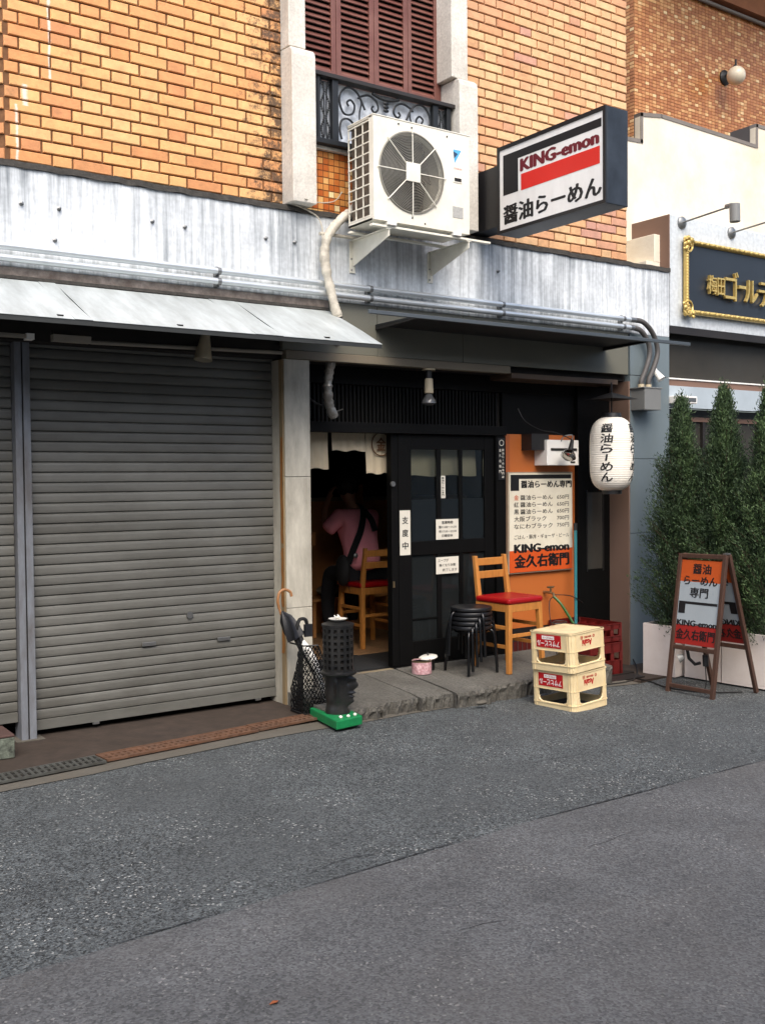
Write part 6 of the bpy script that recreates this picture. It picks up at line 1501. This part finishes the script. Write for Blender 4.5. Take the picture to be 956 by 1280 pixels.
rim = [(Xa, -.185, .455), (Xa, -.345, .455), (Xa + .092, -.373, .455), (Xb, -.345, .16), (Xb, -.345, .02), (Xa, -.345, .02), (Xa, -.185, .02)]
MB().tube(rim, .006, 6).build('rim', 'blackmetal', ub)
MB().box(Xa, Xb, -.365, -.19, .014, .026).build('floor_pan', 'black', ub)
um = thing('umbrella', 'black folded umbrella with a cane handle leaning on the marble pillar', 'umbrella', (3.3, -.2, .5))
MB().tube(smooth_path([(3.222, -.115, .675), (3.212, -.12, .725), (3.225, -.12, .775), (3.262, -.12, .792), (3.30, -.125, .775), (3.308, -.13, .745)]), .0095, 10).build('handle', 'cane', um)
MB().tube([(3.222, -.115, .675), (3.236, -.12, .63)], .008, 8).build('shaft', 'cane', um)
b = MB(); nseg = 18; vs = []; P0, P1 = Vector((3.235, -.13, .655)), Vector((3.50, -.30, .06))
axis = (P1 - P0).normalized(); u = axis.orthogonal().normalized(); w = axis.cross(u)
prof = [(0, .006), (.08, .034), (.2, .050), (.29, .052), (.30, .022), (.45, .024), (.75, .018), (.97, .006)]
for f, r in prof:
    for k in range(nseg):
        rr = r * (1 + (.28 if k % 3 == 0 else -.1) * (1 if r > .03 else .3)); a_ = 2 * PI * k / nseg + f * 3; c = P0.lerp(P1, f); vs.append(c + (u * math.cos(a_) + w * math.sin(a_)) * rr)
b.add(vs, [(j * nseg + k, j * nseg + (k + 1) % nseg, (j + 1) * nseg + (k + 1) % nseg, (j + 1) * nseg + k) for j in range(len(prof) - 1) for k in range(nseg)], True); b.build('canopy', 'brolly', um)
u2 = thing('umbrella', 'second umbrella with black handle and white cover in the net basket', 'umbrella', (3.36, -.22, .4))
MB().tube(smooth_path([(3.318, -.20, .50), (3.305, -.20, .55), (3.325, -.20, .60), (3.36, -.21, .60), (3.375, -.21, .56)]), .012, 8).build('handle', 'black', u2)
MB().box(3.345, 3.40, -.235, -.215, .49, .57).build('tag', 'brolly', u2)
MB().tube([(3.318, -.20, .51), (3.335, -.215, .45)], .018, 8).build('collar', 'brolly', u2)
MB().tube([(3.335, -.215, .465), (3.36, -.24, .405), (3.40, -.27, .30), (3.46, -.31, .05)], [.014, .030, .026, .010], 12).build('cover', 'white', u2)

# tin with lid
tn = thing('floral_tin', 'small pink floral tin standing on the stone step by the door', 'tin', (4.44, -.01, .09))
MB().lathe([(.068, .095), (.072, .098), (.072, .185), (.069, .190), (.064, .190), (.064, .12)], (4.445, -.01, 0), 28).build('can', 'pinkprint', tn)
MB().lathe([(.0735, .183), (.0735, .191), (.069, .192), (.069, .183)], (4.445, -.01, 0), 28).build('rim', 'brass', tn)
MB().lathe([(.002, .155), (.0635, .155)], (4.445, -.01, 0), 24, caps=False).build('ash', 'slab', tn)
ld = thing('tin_lid', 'cream round lid with knob propped beside the floral tin', 'lid', (4.54, .04, .19))
MB().lathe([(.002, .010), (.05, .008), (.068, 0), (.070, -.008), (.066, -.008)], n=28).xf(Matrix.Translation((4.545, .045, .198)) @ Matrix.Rotation(rad(-8), 4, 'Y')).build('disc', 'porcelain', ld)
MB().lathe([(.006, .008), (.006, .022), (.010, .028), (.002, .034)], n=12).xf(Matrix.Translation((4.545, .045, .198)) @ Matrix.Rotation(rad(-8), 4, 'Y')).build('knob', 'black', ld)
tag(MB().lathe([(.04, .098), (.045, .10), (.045, .188), (.04, .19)], (4.56, .06, 0), 20).build('dark_can', 'black'), 'dark can on the step carrying the loose cream lid', 'can')

# ================================================================== INTERIOR
ct = thing('bar_counter', 'brown wooden bar counter inside the ramen shop', 'counter', (4.3, 1.95, .1))
MB().box(3.35, 4.60, 1.72, 2.3, 1.00, 1.045).build('counter_top', 'counter', ct, bevel=.004)
MB().box(3.35, 4.60, 1.85, 2.3, .098, .998).build('counter_front', 'dark', ct)
MB().box(3.35, 4.60, 1.70, 1.72, .93, 1.046).build('counter_edge', 'counter', ct, bevel=.003)
for i, (x, y, h, r, m_, lab) in enumerate(((4.02, 1.9, .16, .035, 'wood', 'tall wooden chopstick pot on the counter nearest the pillar'), (4.16, 1.85, .12, .03, 'white', 'white jar with dark marks on the bar counter'), (4.30, 1.88, .10, .028, 'socket', 'small pale cup on the bar counter near the person'))):
    tag(MB().lathe([(r * .9, 1.046), (r, 1.05), (r, 1.046 + h), (r * .8, 1.046 + h)], (x, y, 0), 16).build('counter_jar', m_), lab, 'jar', 'pots on the counter')
sh = thing('low_shelf', 'low wooden shelf with pale bags behind the indoor chair', 'shelf', (4.95, 2.0, .1))
MB().box(4.65, 5.5, 1.85, 2.2, .42, .445).build('board', 'counter', sh)
for x in (4.66, 5.46): MB().box(x, x + .03, 1.86, 2.18, .0985, .419).build('side', 'counter', sh)
tag(MB().ball((4.93, 1.98, .50), .10, 10, (1.6, 1, .5)).build('cloth_bag', 'cushionbag'), 'pale crumpled bag lying on the low shelf indoors', 'bag')
bk_ = thing('partition_board', 'light brown wooden partition post behind the seated person', 'partition', (5.3, 2.1, 0))
MB().box(5.20, 5.33, 2.05, 2.10, .0985, 1.45).build('board', 'wood', bk_)
MB().box(4.7, 6.6, 2.11, 2.16, .0985, 1.30).build('back_board', 'counter', bk_)
MB().box(4.7, 6.6, 2.08, 2.18, 1.302, 1.335).build('cap', 'sill', bk_)

# seated person seen from behind, facing into the room, leaning left with the hand at the cheek
hp = thing('person', 'person in a pink T-shirt with black crossbody strap seated with their back to the door', 'person', (4.87, 1.32, .65))
j = [(4.870, 1.36, .70, (.15, .11)),      # 0 pelvis
     (4.868, 1.38, .85, (.130, .095)),    # 1 waist
     (4.862, 1.43, 1.02, (.150, .10)),    # 2 chest
     (4.850, 1.48, 1.16, (.135, .085)),   # 3 upper chest
     (4.855, 1.50, 1.245, (.055, .055)),  # 4 neck base
     (4.850, 1.53, 1.31, (.050, .052)),   # 5 neck
     (4.835, 1.56, 1.39, (.078, .088)),   # 6 head low
     (4.828, 1.57, 1.47, (.082, .10)),    # 7 head high
     (4.828, 1.57, 1.53, (.055, .065)),   # 8 crown
     (4.700, 1.47, 1.19, (.058, .058)),   # 9 left shoulder
     (4.590, 1.50, 1.07, (.042, .042)),   # 10 left elbow
     (4.640, 1.62, 1.20, (.030, .030)),   # 11 forearm
     (4.700, 1.66, 1.32, (.024, .026)),   # 12 wrist
     (5.010, 1.47, 1.18, (.058, .058)),   # 13 right shoulder
     (5.085, 1.55, .98, (.042, .042)),    # 14 right elbow
     (5.020, 1.72, 1.00, (.032, .032)),   # 15 right forearm
     (4.950, 1.85, 1.06, (.024, .026)),   # 16 right wrist
     (4.79, 1.40, .69, (.088, .085)), (4.76, 1.72, .70, (.068, .068)), (4.74, 1.74, .45, (.050, .052)), (4.74, 1.72, .20, (.036, .036)), (4.735, 1.82, .155, (.032, .026)),
     (4.95, 1.40, .69, (.088, .085)), (4.97, 1.72, .70, (.068, .068)), (4.99, 1.74, .45, (.050, .052)), (4.99, 1.72, .20, (.036, .036)), (5.0, 1.82, .155, (.032, .026))]
e = [(0, 1), (1, 2), (2, 3), (3, 4), (4, 5), (5, 6), (6, 7), (7, 8), (3, 9), (9, 10), (10, 11), (11, 12), (3, 13), (13, 14), (14, 15), (15, 16), (0, 17), (17, 18), (18, 19), (19, 20), (20, 21), (0, 22), (22, 23), (23, 24), (24, 25), (25, 26)]
def fingers(jj, ee, wrist, palm_dir, across, curl):
    """palm and five fingers continued from the wrist joint"""
    w = Vector(jj[wrist][:3]); d = Vector(palm_dir).normalized(); a = Vector(across).normalized(); c = Vector(curl).normalized()
    pk = len(jj); p = w + d * .05; jj.append((*p, (.030, .016))); ee.append((wrist, pk))
    for k, (off, L_) in enumerate(((-.030, .062), (-.010, .075), (.010, .070), (.028, .055))):
        q0 = p + d * .030 + a * off; i0 = len(jj); jj.append((*q0, (.0095, .0095))); ee.append((pk, i0))
        q1 = q0 + d * L_ * .5 + c * L_ * .18; q2 = q1 + d * L_ * .25 + c * L_ * .42
        jj.append((*q1, (.0085, .0085))); ee.append((i0, i0 + 1)); jj.append((*q2, (.007, .007))); ee.append((i0 + 1, i0 + 2))
    q0 = w + d * .025 - a * .032; i0 = len(jj); jj.append((*q0, (.012, .012))); ee.append((wrist, i0))
    q1 = q0 + d * .03 - a * .018 + c * .012; jj.append((*q1, (.009, .009))); ee.append((i0, i0 + 1))
fingers(j, e, 12, (.35, -.1, .95), (.2, .9, .0), (1, .1, -.1))
fingers(j, e, 16, (-.5, .85, .05), (.85, .5, 0), (0, 0, -1))
body = skin_mesh('body', j, e, 'skin', hp, 2)
f = MB(); hx = Vector((4.828, 1.565, 1.45))
for sx in (-1, 1): MB().ball(hx + Vector((sx * .086, .0, -.01)), .026, 8, (.35, .7, 1.1)).build('ear', 'skin', hp)
f = MB(); f.ball(hx + Vector((-.01, .108, -.015)), .016, 8, (.8, 1.1, 1.3)); f.build('nose', 'skin', hp)
for sx in (-1, 1): MB().ball(hx + Vector((sx * .032 - .008, .092, .012)), .010, 8).build('eye', 'porcelain', hp)
MB().ball(hx + Vector((-.008, .094, -.055)), .018, 8, (1.1, .4, .35)).build('mouth', 'maroon', hp)
# hair: short and dark with an uneven outline
rnd = random.Random(5); hb = MB().ball((0, 0, 0), 1, 28)
hv = []
for v in hb.v:
    nz = 1 + .05 * math.sin(v.x * 9 + v.z * 7) + .04 * math.sin(v.y * 13 - v.z * 5) + rnd.uniform(-.015, .015)
    p = Vector((v.x * .100 * nz, v.y * .118 * nz, v.z * .125 * nz)) + hx + Vector((0, -.014, .028))
    if v.y > .25 and v.z < .35: p = p.lerp(hx, .30)
    hv.append(p)
MB().add(hv, hb.f, True).build('hair', 'hair', hp)
sj = [(4.872, 1.36, .70, (.195, .145)), (4.868, 1.385, .85, (.180, .135)), (4.862, 1.43, 1.02, (.190, .132)), (4.850, 1.475, 1.16, (.168, .112)), (4.838, 1.495, 1.225, (.072, .070)),
      (4.695, 1.465, 1.185, (.082, .080)), (4.61, 1.490, 1.090, (.072, .070)), (4.580, 1.500, 1.060, (.068, .064)), (5.015, 1.465, 1.175, (.082, .080)), (5.065, 1.52, 1.06, (.070, .070))]
skin_mesh('shirt', sj, [(0, 1), (1, 2), (2, 3), (3, 4), (3, 5), (5, 6), (6, 7), (3, 8), (8, 9)], 'shirt', hp, 2)
tj = [(4.870, 1.37, .69, (.165, .118)), (4.79, 1.42, .675, (.100, .092)), (4.76, 1.72, .70, (.080, .078)), (4.74, 1.745, .45, (.064, .064)), (4.74, 1.725, .22, (.052, .052)), (4.95, 1.42, .675, (.100, .092)), (4.97, 1.72, .70, (.080, .078)), (4.99, 1.745, .45, (.064, .064)), (4.99, 1.725, .22, (.052, .052))]
skin_mesh('trousers', tj, [(0, 1), (1, 2), (2, 3), (3, 4), (0, 5), (5, 6), (6, 7), (7, 8)], 'trousers', hp, 2)
def ribbon(pts, w, name, m, parent):
    b = MB(); P = smooth_path(pts, 5); vs = []
    for i, p in enumerate(P):
        d = (P[min(i + 1, len(P) - 1)] - P[max(i - 1, 0)]).normalized(); s_ = d.cross(Vector((0, 1, 0))).normalized() * w / 2; vs += [p - s_, p + s_, p + s_ + Vector((0, .006, 0)), p - s_ + Vector((0, .006, 0))]
    b.add(vs, [(4 * i + k, 4 * i + (k + 1) % 4, 4 * i + 4 + (k + 1) % 4, 4 * i + 4 + k) for i in range(len(P) - 1) for k in range(4)]); return b.build(name, m, parent)
sb = thing('shoulder_bag', 'black shoulder bag with wide strap across the pink shirt', 'bag', (4.69, 1.28, .75))
ribbon([(4.885, 1.46, 1.29), (4.865, 1.355, 1.235), (4.79, 1.275, 1.08), (4.695, 1.240, .93), (4.640, 1.250, .80)], .062, 'strap', 'strap', sb)
ribbon([(4.875, 1.365, 1.24), (4.905, 1.285, 1.15), (4.925, 1.268, 1.06)], .055, 'strap_end', 'strap', sb)
MB().ball((4.625, 1.31, .74), .11, 12, (.5, .8, 1.2)).build('pouch', 'strap', sb)
MB().ball((4.70, 1.225, .865), .022, 8, (1, .5, 1)).build('buckle', 'steel', sb)

# ================================================================== BUILDING ACROSS THE STREET
op = thing('opposite_building', 'plain grey rendered building across the street behind the viewer', 'building', (4, -9.5, 0))
MB().box(-16, 26, -13, -9, -.2, 4.6).build('wall', 'oppwall', op)
for i in range(9):
    for z in (.9,):
        x = -13 + 4.4 * i; MB().box(x, x + 2.2, -8.99, -8.95, z, z + 1.3).build('window', 'darkglass', op)
MB().box(-16, 26, -13.1, -8.9, 4.6, 4.85).build('parapet', 'coping', op)
struct(MB().box(-60, 90, -9.0, -8.6, -.2, .0).build('far_pavement', 'edging'))
